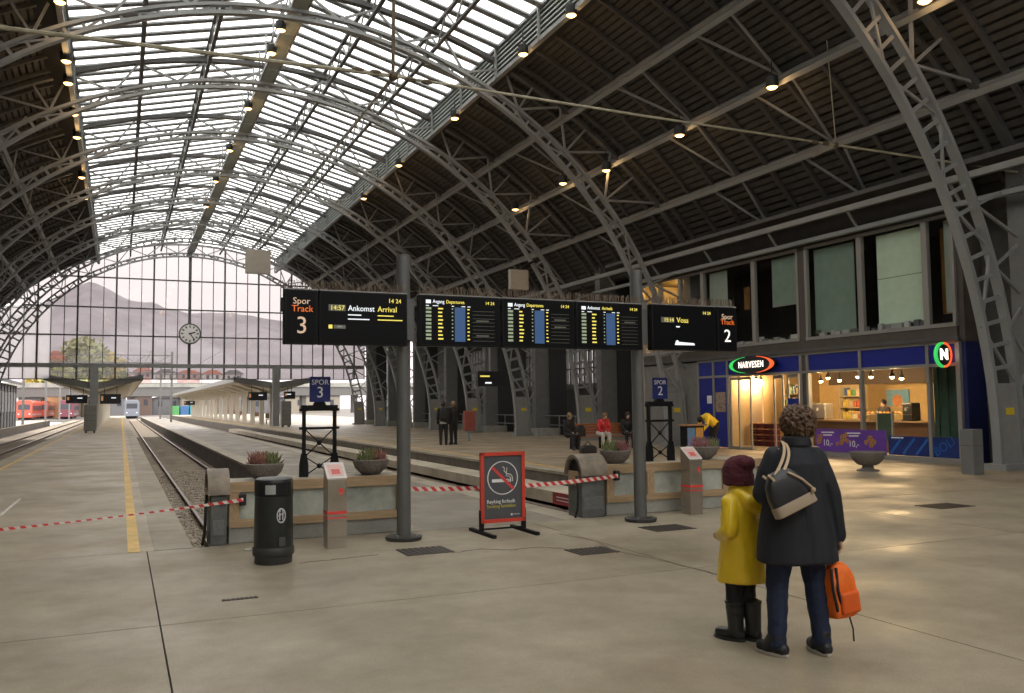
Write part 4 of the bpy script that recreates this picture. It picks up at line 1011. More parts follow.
for k in range(n):
    i = 4*k; j = 4*((k+1) % n); fs += [(i, j, j+1, i+1), (i+2, i+3, j+3, j+2), (i, i+2, j+2, j), (i+1, j+1, j+3, i+3)]
emblem(rg.add(vs, fs)).build('ring_emblem', m_prw if 0 else M('emblem_white', (.6, .6, .6), .5, var=0), bi)
fg = MB(); fg.beam((-.018, -.004, -.045), (-.018, -.004, .035), .012, .008).beam((.016, -.004, -.045), (.016, -.004, .035), .012, .008).beam((-.035, -.004, .0), (.03, -.004, .03), .012, .008); fg.ball((-.018, -.003, .05), .011, 8, 5).ball((.016, -.003, .05), .011, 8, 5)
emblem(fg).build('figure_emblem', MATS['emblem_white'], bi)
bi.scale = (.97, .97, .95)
# ================================================================== ticket validators / information pedestals
m_ss = M('brushed_steel', (.42, .38, .33), .32, .85, var=.12, scale=3); m_red = M('red_print', (.75, .06, .05), .5, var=.1); m_redl = M('red_label', (.68, .42, .38), .5, var=.15)
def pedestal(x, y, label):
    o = thing('info_pedestal', label, 'pedestal', (x, y, 0), 'steel pedestals'); w_, d_ = .112, .115
    MB().box((x-w_*.95, y-d_*.9, 0), (x+w_*.95, y+d_*.9, .13)).build('foot', m_ss, o)
    MB().prism([(x-w_, y-d_, .13), (x-w_, y+d_, .13), (x-w_, y+d_, .97), (x-w_, y-d_, .80)], (2*w_, 0, 0)).build('body', m_ss, o, bevel=.006)
    # sloping top panel and print
    a = Vector((x, y-d_, .80)); b = Vector((x, y+d_, .97)); nrm = Vector((0, -(b.z-a.z), b.y-a.y)).normalized()
    piece('top_panel', o, M('top_white', (.62, .58, .54), .4, var=.05), a+nrm*.006+Vector((0, 0, 0)), b+nrm*.006, 2*w_+.01, .012, nrm)
    piece('top_print', o, m_redl, a.lerp(b, .15)+nrm*.013, a.lerp(b, .85)+nrm*.013, 1.5*w_, .003, nrm)
    piece('top_picture', o, M('top_pink', (.60, .12, .10), .5, var=.2), a.lerp(b, .25)+nrm*.015, a.lerp(b, .55)+nrm*.015, .9*w_, .003, nrm)
    for z, t_ in ((.395, .035), (.345, .016)): bpiece('red_stripe', o, m_red, (x-w_-.002, y-d_-.002, z), (x+w_+.002, y+d_+.002, z+t_))
    bpiece('red_mark', o, m_red, (x+.02, y-d_-.004, .64), (x+.07, y-d_-.001, .69))
    bpiece('red_mark', o, m_red, (x+.03, y-d_-.004, .61), (x+.06, y-d_-.001, .628))
    return o
pedestal(2.30, 10.1, 'stainless steel pedestal with red stripes between the litter bin and the left column')
pedestal(7.70, 10.55, 'stainless steel pedestal with red stripes right of the right column')
# ================================================================== bowls of heather
m_bowl = M('exposed_aggregate', (.19, .17, .15), .9, var=.5, scale=60, bump=.6, bscale=70)
m_hth = [M('heather_pink', (.38, .17, .18), .8, var=.4, scale=20), M('heather_green', (.21, .23, .10), .8, var=.4, scale=20), M('heather_red', (.32, .15, .12), .8, var=.4, scale=20)]
def bowl(x, y, z, R, H, label, plants=True, foot=False, seed=1, order=(0, 1)):
    o = thing('planter_bowl', label, 'planter', (x, y, z), 'stone planter bowls')
    f_ = .14 if foot else 0
    if foot: MB().lathe([(R*.62, 0), (R*.62, .03), (R*.34, .06), (R*.30, .12), (R*.42, f_+.02)], (x, y, z), 24).build('pedestal_foot', m_bowl, o, True)
    MB().lathe([(R*.48, f_), (R*.62, f_+.03), (R*.86, f_+H*.45), (R*.98, f_+H*.85), (R, f_+H), (R*.95, f_+H+.01), (R*.90, f_+H), (R*.86, f_+H*.85)], (x, y, z), 28).build('bowl', m_bowl, o, True)
    MB().lathe([(.001, 0), (R*.88, 0), (R*.88, .01), (.001, .03)], (x, y, z+f_+H*.85), 20).build('soil', M('soil', (.04, .03, .02), .95), o)
    if not plants: return o
    rr = random.Random(seed)
    for k in range(7):
        a = rr.random()*6.28; q = R*.55*math.sqrt(rr.random()); cx = x-R*.5+R*k/6; cy = y+rr.uniform(-.5, .5)*R; mb = MB()
        for j in range(46):
            b = rr.random()*6.28; s = rr.random()*R*.28; L = .07+.13*rr.random()**1.5; ln = rr.uniform(-.08, .08); ly = rr.uniform(-.08, .08)
            p0 = (cx+s*math.cos(b), cy+s*math.sin(b), z+f_+H*.86)
            mb.tube([p0, (p0[0]+ln*.5, p0[1]+ly*.5, p0[2]+L*.6), (p0[0]+ln, p0[1]+ly, p0[2]+L)], [.004, .008, .0015], 5)
        mi = order[0] if k < 4 else order[1]
        mb.build('heather_clump', m_hth[mi], o)
    return o
bz = .735
def on_wall(px): return atY(px, 470, 11.22)
q = on_wall(265); bowl(q.x, 11.26, bz, .24, .19, 'stone bowl of pink and green heather behind the litter bin', seed=1, order=(2, 1))
q = on_wall(371.5); bowl(q.x, 11.26, bz, .24, .19, 'stone bowl of green and pink heather left of the left column', seed=2, order=(1, 2))
q = on_wall(617); bowl(q.x, 11.26, bz, .24, .19, 'stone bowl of heather half behind the right column', seed=3, order=(1, 0))
q = on_wall(704); bowl(q.x, 11.26, bz, .26, .20, 'stone bowl of pink heather behind the right steel pedestal', seed=4, order=(0, 1))
q = gp(868, 471); bowl(q.x, q.y, 0, .40, .30, 'empty grey footed bowl in front of the purple banner', False, True)
# ================================================================== iron track number stands
m_iron = M('black_iron', (.009, .009, .010), .6, 0., var=.2, spec=.2); m_nblue = M('number_blue', (.012, .022, .16), .4, var=.05)
def stand(xc, num, label):
    o = thing('track_number_stand', label, 'sign', (xc, 11.3, bz), 'track number stands'); y = 11.3; hw_ = .20
    for s in (-1, 1):
        x = xc+s*hw_
        bpiece('post', o, m_iron, (x-.022, y-.022, bz), (x+.022, y+.022, 1.62)); MB().prism([(x-.055, y-.03, bz), (x+.055, y-.03, bz), (x+.055, y-.03, bz+.16), (x+.03, y-.03, bz+.30), (x-.03, y-.03, bz+.30), (x-.055, y-.03, bz+.16)], (0, .06, 0)).build('post_foot', m_iron, o)
        bpiece('end_cap', o, m_iron, (x-.035, y-.035, 1.58), (x+.035, y+.035, 1.66))
    for z in (1.36, 1.60): bpiece('cross_bar', o, m_iron, (xc-hw_-.06, y-.02, z-.016), (xc+hw_+.06, y+.02, z+.016))
    for z0, z1 in ((.98, 1.36), (.74, 1.0)):
        for s in (-1, 1): piece('cross_rod', o, m_iron, (xc-s*hw_, y, z0), (xc+s*hw_, y, z1), .014)
        MB().ball((xc, y, (z0+z1)/2), .034, 10, 6).build('rosette', m_iron, o, True)
    n = 12; MB().prism([(xc-.17, y-.03, 1.60), (xc-.15, y-.03, 1.66)]+[(xc-.08*math.cos(math.pi*k/n), y-.03, 1.66+.06*math.sin(math.pi*k/n)) for k in range(n+1)]+[(xc+.15, y-.03, 1.66), (xc+.17, y-.03, 1.60)], (0, .06, 0)).build('crest', m_iron, o)
    bpiece('sign_plate', o, m_nblue, (xc-.135, y-.04, 1.70), (xc+.135, y-.02, 2.03))
    text('SPOR', .094, (xc, y-.042, 1.955), R_BOARD, m_wt, o, align='CENTER'); text(num, .20, (xc, y-.042, 1.82), R_BOARD, m_wt, o, align='CENTER'); return o
stand(on_wall(320.5).x, '3', 'blue sign plate on a black iron stand above the bin-side wall')
stand(on_wall(663.5).x, '2', 'blue sign plate on a black iron stand between the right column and the steel pedestal')
# ================================================================== no smoking sign
ns_ = thing('no_smoking_sign', 'red framed grey no-smoking sign on black feet in the gap between the walls', 'sign', (4.5, 10.2, 0))
xa, xb = 4.18, 4.80; ys_ = 10.2; m_fr = M('frame_red', (.60, .055, .03), .45, var=.1); m_gry = M('sign_grey', (.075, .08, .088), .45, var=.06)
for x in (xa-.01, xb-.04):
    bpiece('upright', ns_, m_iron, (x, ys_-.02, .03), (x+.05, ys_+.03, .30)); piece('foot', ns_, m_iron, (x+.025, ys_-.42, .02), (x+.025, ys_+.38, .02), .05, .04)
bpiece('tie_bar', ns_, m_iron, (xa, ys_-.01, .05), (xb, ys_+.01, .07))
sl = .0
bpiece('sign_panel', ns_, m_gry, (xa+.035, ys_-.005, .18), (xb-.035, ys_+.012, .985))
for (a, b) in (((xa, .135), (xa+.045, 1.03)), ((xb-.045, .135), (xb, 1.03))): bpiece('frame_side', ns_, m_fr, (a[0], ys_-.025, a[1]), (b[0], ys_+.025, b[1]))
for z in (.135, .985): bpiece('frame_rail', ns_, m_fr, (xa, ys_-.025, z), (xb, ys_+.025, z+.045))
ccx, ccz = (xa+xb)/2, .70
yf = ys_-.007
disc('ring', (ccx, yf, ccz), .215, '-Y', m_wt, ns_, 40, rin=.203, th=.003)
bpiece('cigarette', ns_, m_wt, (ccx-.15, yf-.003, ccz-.055), (ccx+.07, yf, ccz-.015))
for x in (.08, .10): bpiece('filter_line', ns_, m_wt, (ccx+x, yf-.003, ccz-.055), (ccx+x+.012, yf, ccz-.015))
MB().tube([(ccx+.14, yf-.002, ccz-.05), (ccx+.135, yf-.002, ccz+.01), (ccx+.11, yf-.002, ccz+.04), (ccx+.06, yf-.002, ccz+.05), (ccx+.02, yf-.002, ccz+.085), (ccx+.025, yf-.002, ccz+.125), (ccx+.0, yf-.002, ccz+.14)], .006, 6).build('smoke', m_wt, ns_)
MB().tube([(ccx+.115, yf-.002, ccz-.05), (ccx+.11, yf-.002, ccz), (ccx+.09, yf-.002, ccz+.018), (ccx+.05, yf-.002, ccz+.02), (ccx+.055, yf-.002, ccz+.09), (ccx+.06, yf-.002, ccz+.13)], .005, 6).build('smoke', m_wt, ns_)
a = math.radians(42); piece('bar', ns_, M('bar_red', (.62, .07, .07), .5, var=0), (ccx-.15, yf-.004, ccz+.14), (ccx+.15, yf-.004, ccz-.145), .004, .04)
text('Røyking forbudt', .066, (xa+.085, yf, .40), R_BOARD, m_wt, ns_, sx=.92); text('Smoking forbidden', .062, (xa+.085, yf, .34), R_BOARD, M('print_yellow', (.55, .45, .06), .5, var=0), ns_, sx=.86)
bpiece('small_mark', ns_, m_wt, (xb-.20, yf-.002, .215), (xb-.175, yf, .24)); bpiece('small_mark', ns_, M('print_grey', (.4, .4, .4), .5, var=0), (xb-.165, yf-.002, .222), (xb-.075, yf, .235))
# red notice in the track pit
rn = thing('pit_notice', 'small red notice lying against the kerb beside the right buffer', 'notice', (6.2, 12.2, 0))
p = atX(565, 500, 8.78); bpiece('notice_board', rn, M('notice_red', (.28, .03, .03), .5, var=.3), (8.76, p.y-.55, p.z-.13), (8.795, p.y+.55, p.z+.13)); 
for q in (0, 1): bpiece('notice_line', rn, m_wt, (8.752, p.y-.4, p.z+.03-.07*q), (8.758, p.y+.35, p.z+.045-.07*q))
rn.location = (8.78, p.y, p.z-.13); dlt = Vector((8.78, p.y, p.z-.13))-Vector((6.2, 12.2, 0))
for ch in rn.children: ch.location -= dlt
# ================================================================== drains
m_dr = M('drain_iron', (.055, .045, .038), .6, .4, var=.4, scale=12)
for k_, (px, py, w_, d_) in enumerate(((425, 551, .56, .46), (592, 551, .50, .40), (667, 528, .62, .46), (945, 506, .75, .5), (240, 599, .3, .06))):
    c_ = gp(px, py); lab = ['square drain grate beside the left column foot', 'square drain grate in front of the no-smoking sign', 'square drain grate beside the right column foot', 'drain grate on the floor right of the walking pair', 'narrow metal floor plate left of the bin'][k_]
    o = thing('floor_drain', lab, 'drain', (c_.x, c_.y, 0), 'floor drains')
    bpiece('grate_bed', o, m_dr, (c_.x-w_/2, c_.y-d_/2, 0), (c_.x+w_/2, c_.y+d_/2, .003))
    for q in range(8):
        x = c_.x-w_/2+w_*(q+.2)/8; bpiece('grate_bar', o, m_dr, (x, c_.y-d_/2, .003), (x+w_*.07, c_.y+d_/2, .007))
# pale litter beside the bin
q = gp(248, 551); tag(MB().ball((q.x, q.y, .015), .035, 8, 5, (1.4, .8, .5)).build('crumpled_paper', m_paper[2]), 'crumpled white paper on the floor at the wall foot left of the bin', 'litter')
# locker box at the building corner
q = gp(973, 474); o = thing('steel_post_box', 'short grey box post beside the near arch foot', 'bollard', (q.x, q.y, 0)); MB().box((q.x-.16, q.y-.16, 0), (q.x+.16, q.y+.16, .98)).build('box_body', m_colm, o, bevel=.01); bpiece('seam', o, m_steel_d, (q.x-.165, q.y-.165, .62), (q.x+.165, q.y+.165, .635))
# ================================================================== pendant lamps
m_glow = M('lamp_glow', (1, .7, .35), .4, var=0, emis=((1, .58, .22), 3))
m_lblk = M('lamp_case', (.02, .02, .02), .5, var=0)
lp = [(60, 3), (66, 62), (68, 84), (74, 115), (77, 138), (82, 178), (85, 199)]
lr = [(281, 31), (272, 54), (248, 109), (230, 151), (216, 182), (206, 207)]
le = [(571, 16), (523, 55), (455, 119), (399, 166), (378, 185), (364, 199)]
ld = [(772, 88), (679, 136), (606, 171), (563, 184), (515, 210), (925, 2)]
def hit(px, py, off):
    r = ray(px, py); best = None; k = -75.
    while k < 75:
        p = pol(k, Rdeck(k)-off); e = abs(math.atan2(r.x, r.z)-math.atan2(p.x, p.z-CAMH))
        if best is None or e < best[0]: best = (e, p, r.y/r.z*(p.z-CAMH))
        k += .1
    p = best[1].copy(); p.y = best[2]; return p
def pendant(px, py, label, group, e=14):
    p = hit(px, py, .9); o = thing('pendant_lamp', label, 'lamp', p, group)
    MB().lathe([(.15, .02), (.17, .06), (.17, .30), (.08, .36), (.03, .40)], p, 14).build('lamp_case', m_lblk, o, True)
    MB().lathe([(.001, -.03), (.10, -.02), (.15, .02), (.14, .03), (.001, .03)], p, 14).build('lamp_glass', m_glow, o, True)
    MB().tube([(p.x, p.y, p.z+.4), (p.x, p.y, p.z+.75)], .02, 6).build('hanger', m_lblk, o)
    l = lamp('pendant_light', p, e, (1, .6, .25), .12); l.parent = o; l.location = (0, 0, -.08)
ORD = ['nearest', 'second nearest', 'third nearest', 'fourth nearest', 'fifth nearest', 'sixth nearest', 'farthest']
for lst, where, grp in ((lp, 'along the left edge of the skylight', 'left skylight lamps'), (lr, 'under the ridge walkway', 'ridge lamps'), (le, 'along the right edge of the skylight', 'right skylight lamps'), (sorted(ld, key=lambda q: -q[0]), 'under the right-hand dark roof deck', 'deck lamps')):
    for k_, (px, py) in enumerate(lst): pendant(px, py, 'glowing warm pendant lamp %s, %s of its row' % (where, 'farthest' if k_ == len(lst)-1 else ORD[k_]), grp)
# ================================================================== tension cables and loudspeakers
m_cab = M('cable', (.34, .31, .22), .7, .2, var=.3)
YCb = 16.0
n1 = atY(393, 76, YCb); n2 = atY(836, 145, YCb)
def cable(pts, r, label, mat=m_cab): return tag(MB().tube(pts, r, 6).build('tension_cable', mat), label, 'cable', 'tension cables')
l0 = atY(-60, 20, YCb)
cable([(-9.6, YCb, 7.7), l0, n1], .038, 'thick tension cable crossing the upper left of the hall')
cable([n1, (n1+n2)/2+Vector((0, 0, -.02)), n2], .028, 'tension cable spanning from the middle hub to the right hub')
cable([n2, atX(1024, 173, 19.6)], .028, 'tension cable from the right hub down to the right edge'); cable([n2, (19.6, 20.5, 9.2)], .02, 'thin tension cable from the right hub up to the far right wall')
cable([n1, P3(0, Rdeck(0)-.2, YCb+.3)], .035, 'dark vertical hanger rod above the middle cable hub', M('hanger_rust', (.10, .07, .04), .7, var=.4))
cable([n2, P3(47, Rdeck(47)-.2, YCb)], .015, 'thin vertical hanger above the right cable hub')
for k_, nn in enumerate((n1, n2)):
    o = thing('cable_hub', ['knotted cable hub under the skylight', 'knotted cable hub under the right roof deck'][k_], 'cable hub', nn); MB().ball(nn, .10 if k_ == 0 else .07, 10, 6).build('hub', MATS['hanger_rust'], o, True)
    for dx in (-1, 1):
        for q in (.35, .7): MB().lathe([(.02, -.12), (.055, -.05), (.055, .05), (.02, .12)], (0, 0, 0), 8).xf(Matrix.Translation(nn+Vector((dx*q, 0, .02*dx*-1 if k_ == 0 else 0))) @ Matrix.Rotation(math.pi/2, 4, 'Y')).build('turnbuckle', MATS['hanger_rust'], o, True)
s1 = atY(258, 262, 45); s2 = atY(518.5, 280, 32.6)
cable([n1, (atY(296, 199, 33)), atY(265, 247, 45)], .02, 'dark cable running from the middle hub back to the left loudspeaker')
m_spk = M('speaker_cream', (.36, .33, .28), .7, var=.08)
def speaker(p, w_, h_, label, arm):
    o = thing('hanging_loudspeaker', label, 'loudspeaker', p-Vector((0, 0, h_/2)), 'hanging loudspeakers')
    MB().box((p.x-w_/2, p.y-.12, p.z-h_/2), (p.x+w_/2, p.y+.12, p.z+h_/2)).build('speaker_panel', m_spk, o, bevel=.02)
    MB().box((p.x-w_/2+.06, p.y-.125, p.z-h_/2+.06), (p.x+w_/2-.06, p.y-.12, p.z+h_/2-.06)).build('speaker_grille', m_spk, o)
    piece('bracket', o, m_lblk, (p.x, p.y, p.z+h_/2), arm, .08); return o
d1 = (s1-CPOS).dot(RC @ Vector((0, 0, -1))); d2 = (s2-CPOS).dot(RC @ Vector((0, 0, -1)))
speaker(s1, 24/F_PX*d1, 24/F_PX*d1, 'square cream loudspeaker hanging near the end window', atY(267, 243, 45)); speaker(s2, 20/F_PX*d2, 20/F_PX*d2, 'square pale loudspeaker hanging above the departure boards', atY(537, 259, 33.4))
# ================================================================== outdoors beyond the end window
gr = MB().box((-400, 200, -1.2), (500, 1500, -.7)).build('ground_outside', M('yard_ground', (.14, .13, .12), .95, var=.3, world=True)); tag(gr, 'grey railway yard ground beyond the platforms', 'ground', kind='structure')
g2 = MB().box((-400, 60, -1.3), (-16, 200, -.8)).build('ground_left', MATS['yard_ground']); tag(g2, 'grey yard ground left of the hall', 'ground', kind='structure')
g3 = MB().box((30, 14, -1.3), (500, 200, -.05)).build('ground_right', MATS['yard_ground']); tag(g3, 'grey ground right of the hall', 'ground', kind='structure')
# mountain
YM = 1100
ridge = [(-120, 345), (-40, 330), (0, 322), (37, 308), (73, 284), (92, 279), (108, 287), (127, 299), (158, 309), (187, 314), (210, 312), (234, 312), (260, 318), (300, 322), (360, 334), (450, 345), (600, 352)]
rp = [atY(a, b, YM) for a, b in ridge]
vs = []; fs = []; nu, nv = 120, 24
def rz(x):
    for a, b in zip(rp[:-1], rp[1:]):
        if a.x <= x <= b.x: return a.z+(b.z-a.z)*(x-a.x)/(b.x-a.x)
    return 20
x0, x1 = rp[0].x, rp[-1].x
for j in range(nv+1):
    v = j/nv
    for i in range(nu+1):
        x = x0+(x1-x0)*i/nu; y = 620+(YM-620)*v
        z = rz(x)*(v**.8)+ (14*noise.noise(Vector((x*.012, y*.012, 0)))+6*noise.noise(Vector((x*.05, y*.05, 3))))*min(1, v*3)*(1 if v < 1 else .35)
        vs.append((x, y, z-1))
for j in range(nv):
    for i in range(nu): k = j*(nu+1)+i; fs.append((k, k+1, k+nu+2, k+nu+1))
mt = MB().add(vs, fs).build('mountain', M('mountain_haze', (.40, .375, .40), .95, var=.25, scale=.02, bump=.3, bscale=.1, world=True), None, True)  # forest colour paled and greyed to carry the distance haze
tag(mt, 'wooded mountain behind the end window, haze painted into its grey', 'mountain', kind='structure')
# ---- houses on the slope
m_hw = [M('house_white', (.7, .67, .65), .8, var=.1), M('house_ochre', (.62, .40, .22), .8, var=.1), M('house_pink', (.62, .42, .39), .8, var=.1)]
m_rf = [M('roof_red', (.62, .20, .12), .8, var=.15), M('roof_grey', (.16, .15, .16), .8, var=.15)]
m_wn = M('house_window', (.05, .055, .07), .3, var=0)
def house(px0, px1, pyb, pyt, Y, wi, ri, label, roofpx=5):
    a = atY(px0, pyb, Y); b = atY(px1, pyt, Y); zr = atY((px0+px1)/2, pyt-roofpx, Y).z
    o = thing('house', label, 'house', ((a.x+b.x)/2, Y, a.z), 'houses on the slope'); D = 12
    MB().box((a.x, Y, -1.0), (b.x, Y+D, b.z)).build('walls', m_hw[wi], o)
    MB().prism([(a.x-.5, Y-.5, b.z), (b.x+.5, Y-.5, b.z), ((a.x+b.x)/2+(b.x-a.x)*.2, Y-.5, zr), ((a.x+b.x)/2-(b.x-a.x)*.2, Y-.5, zr)], (0, D+1, 0)).build('roof', m_rf[ri], o)
    n = max(2, int((b.x-a.x)/4)); fl_ = max(1, int((b.z-a.z)/4))
    for i in range(n):
        for j in range(fl_):
            x = a.x+(b.x-a.x)*(i+.5)/n; z = a.z+(b.z-a.z)*(j+.5)/fl_; f_ = bpiece('window', o, m_wn, (x-.6, Y-.1, z-.9), (x+.6, Y+.05, z+.9))
houses = [(47, 64, 378, 359, 252, 1, 0, 'ochre house with bright red roof among the autumn trees', 8), (134, 152, 378, 371, 420, 2, 0, 'pink house with red roof right of the autumn trees', 4), (156, 176, 380, 373, 430, 0, 1, 'white house with grey roof low on the slope', 4), (178, 200, 379, 373, 440, 2, 0, 'long pink house with red roof below the clock', 3), (203, 222, 380, 374, 430, 0, 0, 'white house with red roof right of the clock', 4), (224, 243, 381, 374, 440, 0, 1, 'white house with grey roof behind the right canopy', 4), (112, 130, 383, 376, 400, 0, 0, 'small white house with red roof above the left canopy', 3)]
for h_ in houses: house(*h_)
m_hw += [M('depot_brown', (.17, .12, .10), .8, var=.2), M('depot_grey', (.20, .20, .21), .8, var=.2), M('depot_cream', (.30, .27, .22), .8, var=.2)]
m_rf += [M('depot_roof', (.10, .095, .10), .8, var=.2)]
for k_, (a_, b_, t_, wi, lab) in enumerate(((18, 42, 398, 4, 'grey railway depot behind the red train'), (43, 68, 396, 3, 'brown railway depot behind the dark red train'), (69, 98, 398, 5, 'cream railway shed behind the left canopy'), (99, 126, 397, 4, 'grey railway shed behind the blue train'), (127, 152, 396, 3, 'brown railway shed right of the blue train'), (153, 181, 398, 4, 'grey railway shed left of the containers'), (182, 215, 397, 5, 'cream railway shed behind the right canopy'), (216, 250, 396, 3, 'brown railway shed behind the canopy posts'), (251, 290, 398, 4, 'grey railway shed right of the canopy posts'), (291, 340, 396, 5, 'cream railway shed behind the track number stand'))):
    house(a_, b_, 409, t_, 280+6*(k_ % 3), wi, 2, lab, 2)
# ---- trees
m_lf = [M('leaf_yellow', (.55, .45, .13), .8, var=.3, scale=3), M('leaf_green', (.36, .38, .15), .8, var=.3, scale=3), M('leaf_orange', (.6, .32, .12), .8, var=.3, scale=3)]
m_tr = M('trunk', (.09, .07, .05), .9)
def tree(px, pyb, H, Rr, Y, mi, label, seed):
    b = atY(px, pyb, Y); o = thing('autumn_tree', label, 'tree', b, 'autumn trees'); rr = random.Random(seed)
    MB().tube([(b.x, Y, -1.0), (b.x, Y, b.z+H*.5)], [.5, .25], 7).build('trunk', m_tr, o)
    mb = MB()
    for k in range(900):
        u = rr.random()*6.28; v = math.acos(rr.uniform(-.8, 1)); q = Rr*(.55+.5*rr.random()); lump = 1+.25*noise.noise(Vector((math.cos(u)*2, math.sin(u)*2, math.cos(v)*2+seed)))
        c = Vector((b.x+q*lump*math.sin(v)*math.cos(u), Y+q*lump*math.sin(v)*math.sin(u), b.z+H*.55+H*.5*lump*math.cos(v)*(.6+.4*rr.random())))
        e = Vector((rr.uniform(-1, 1), rr.uniform(-1, 1), rr.uniform(-1, 1))).normalized(); f_ = e.orthogonal().normalized(); s = Rr*.13
        mb.add([c+e*s, c+f_*s, c-e*s, c-f_*s], [(0, 1, 2, 3)])
    s = mb.build('crown', m_lf[mi], o); s['kind'] = 'stuff'
tree(83, 392, 14, 6.5, 262, 1, 'broad green autumn tree behind the left canopy', 1); tree(95, 392, 13, 7, 285, 0, 'yellowing tree right of the broad green one', 2); tree(42, 394, 7, 4, 278, 0, 'yellow tree beside the red-roofed house', 3); tree(37, 395, 6, 4, 300, 2, 'small orange tree at the left edge of the trees', 4); tree(110, 393, 9, 5, 300, 1, 'low green tree at the right edge of the trees', 5); tree(64, 396, 7, 5, 246, 1, 'low bush-like tree in front of the broad green one', 6)
# ---- road bridge
m_brd = M('bridge_concrete', (.15, .145, .14), .85, var=.15, world=True)
YBr = 230; zb = atY(200, 392, YBr).z
bg_ = thing('road_bridge', 'grey concrete road bridge crossing the yard', 'bridge', (40, YBr, 0))
MB().box((-120, YBr, zb-1.0), (260, YBr+9, zb+1.2)).build('deck', m_brd, bg_); bpiece('parapet', bg_, m_conc, (-120, YBr-.3, zb+1.2), (260, YBr, zb+2.3))
for x in range(-110, 260, 14): bpiece('pier', bg_, m_brd, (x, YBr+2, -1), (x+1, YBr+6, zb-1))
# ---- platform canopies
m_cny = M('canopy_underside', (.50, .47, .40), .7, var=.06); m_cedge = M('canopy_edge', (.20, .20, .19), .6)
def canopy(xc, hw_, y0, y1, zin, zout, label, step=6.0):
    o = thing('platform_canopy', label, 'canopy', (xc, (y0+y1)/2, 0), 'platform canopies')
    for s in (-1, 1):
        MB().prism([(xc, y0, zin), (xc+s*hw_, y0, zout), (xc+s*hw_, y0, zout+.16), (xc, y0, zin+.3)], (0, y1-y0, 0)).build('wing', m_cny, o)
        MB().prism([(xc+s*.1, y0-.06, zin-.05), (xc+s*(hw_+.05), y0-.06, zout-.06), (xc+s*(hw_+.05), y0-.06, zout+.4), (xc+s*.1, y0-.06, zin+.5)], (0, .06, 0)).build('front_fascia', m_cedge, o)
        MB().box((xc+s*hw_-.04, y0, zout-.05), (xc+s*hw_+.04, y1, zout+.35)).build('edge_fascia', m_cedge, o)
    y = y0+1.5
    while y < y1-1:
        bpiece('post', o, m_cny, (xc-.2, y-.2, 0), (xc+.2, y+.2, zin)); 
        for s in (-1, 1): piece('bracket', o, m_cny, (xc, y, zin-.4), (xc+s*hw_*.8, y, zout-.12), .12, .2)
        y += step
    return o
cl = canopy(XC-6.85, 3.45, YG+.6, 170, 3.15, 3.9, 'butterfly platform canopy on the yellow-lined platform beyond the end window', 8)
c2 = canopy(XC+6.85, 3.3, YG+.6, 172, 3.15, 3.75, 'long butterfly canopy receding along the right platform beyond the end window', 6)
def hang_sign(px0, px1, py0, py1, Y, label):
    a = atY(px0, py1, Y); b = atY(px1, py0, Y); o = thing('platform_indicator', label, 'display', ((a.x+b.x)/2, Y, a.z), 'platform indicators')
    MB().box((a.x, Y-.12, a.z), (b.x, Y+.12, b.z)).build('indicator_case', m_blk, o); bpiece('indicator_text', o, M('indicator_amber', (.5, .2, .08), .5, var=0, emis=((.5, .25, .12), .5)), (a.x+.08, Y-.125, a.z+.25), (a.x+.22, Y-.12, b.z-.15))
    bpiece('indicator_text', o, m_ledw, (b.x-.7, Y-.125, (a.z+b.z)/2+.05), (b.x-.35, Y-.12, (a.z+b.z)/2+.12))
    for x in (a.x+.3, b.x-.3): piece('drop_rod', o, m_steel_d, (x, Y, b.z), (x, Y, 3.4), .05)
hang_sign(66, 87.5, 395, 403.5, YG+1.5, 'black indicator left of the cabinet under the left canopy'); hang_sign(100, 121, 394, 404, YG+1.5, 'black indicator right of the column under the left canopy')
hang_sign(248, 267, 392, 400.5, YG+1.5, 'black indicator left of the column under the right canopy'); hang_sign(284, 295, 391.5, 399, YG+1.5, 'black indicator right of the column under the right canopy')
hang_sign(184, 195, 401, 405, 150, 'small far indicator at the end of the right canopy')
# ---- cabinets near the gable columns
m_cabn = M('cabinet_grey', (.20, .195, .175), .6, var=.12)
def cabinet(px0, px1, pyb, pyt, label):
    b0 = gp((px0+px1)/2, pyb); Y = b0.y; a = atY(px0, pyb, Y); b = atY(px1, pyt, Y); o = thing('service_cabinet', label, 'cabinet', (b0.x, Y, 0), 'platform cabinets')
    MB().box((a.x, Y, .12), (b.x, Y+.8, b.z)).build('cabinet_body', m_cabn, o, bevel=.06)
    for i in range(1, 5):
        z = .12+(b.z-.12)*i/5; bpiece('seam', o, m_steel_d, (a.x+.05, Y-.01, z-.01), (b.x-.05, Y+.01, z+.01))
    for x in (a.x+.08, b.x-.2): bpiece('foot', o, m_blk, (x, Y+.1, 0), (x+.12, Y+.7, .12))
cabinet(83.5, 97, 433, 404.5, 'grey cabinet standing on the yellow-lined platform by the column'); cabinet(281.5, 291.5, 427, 401, 'grey cabinet on the right platform beside the right column')
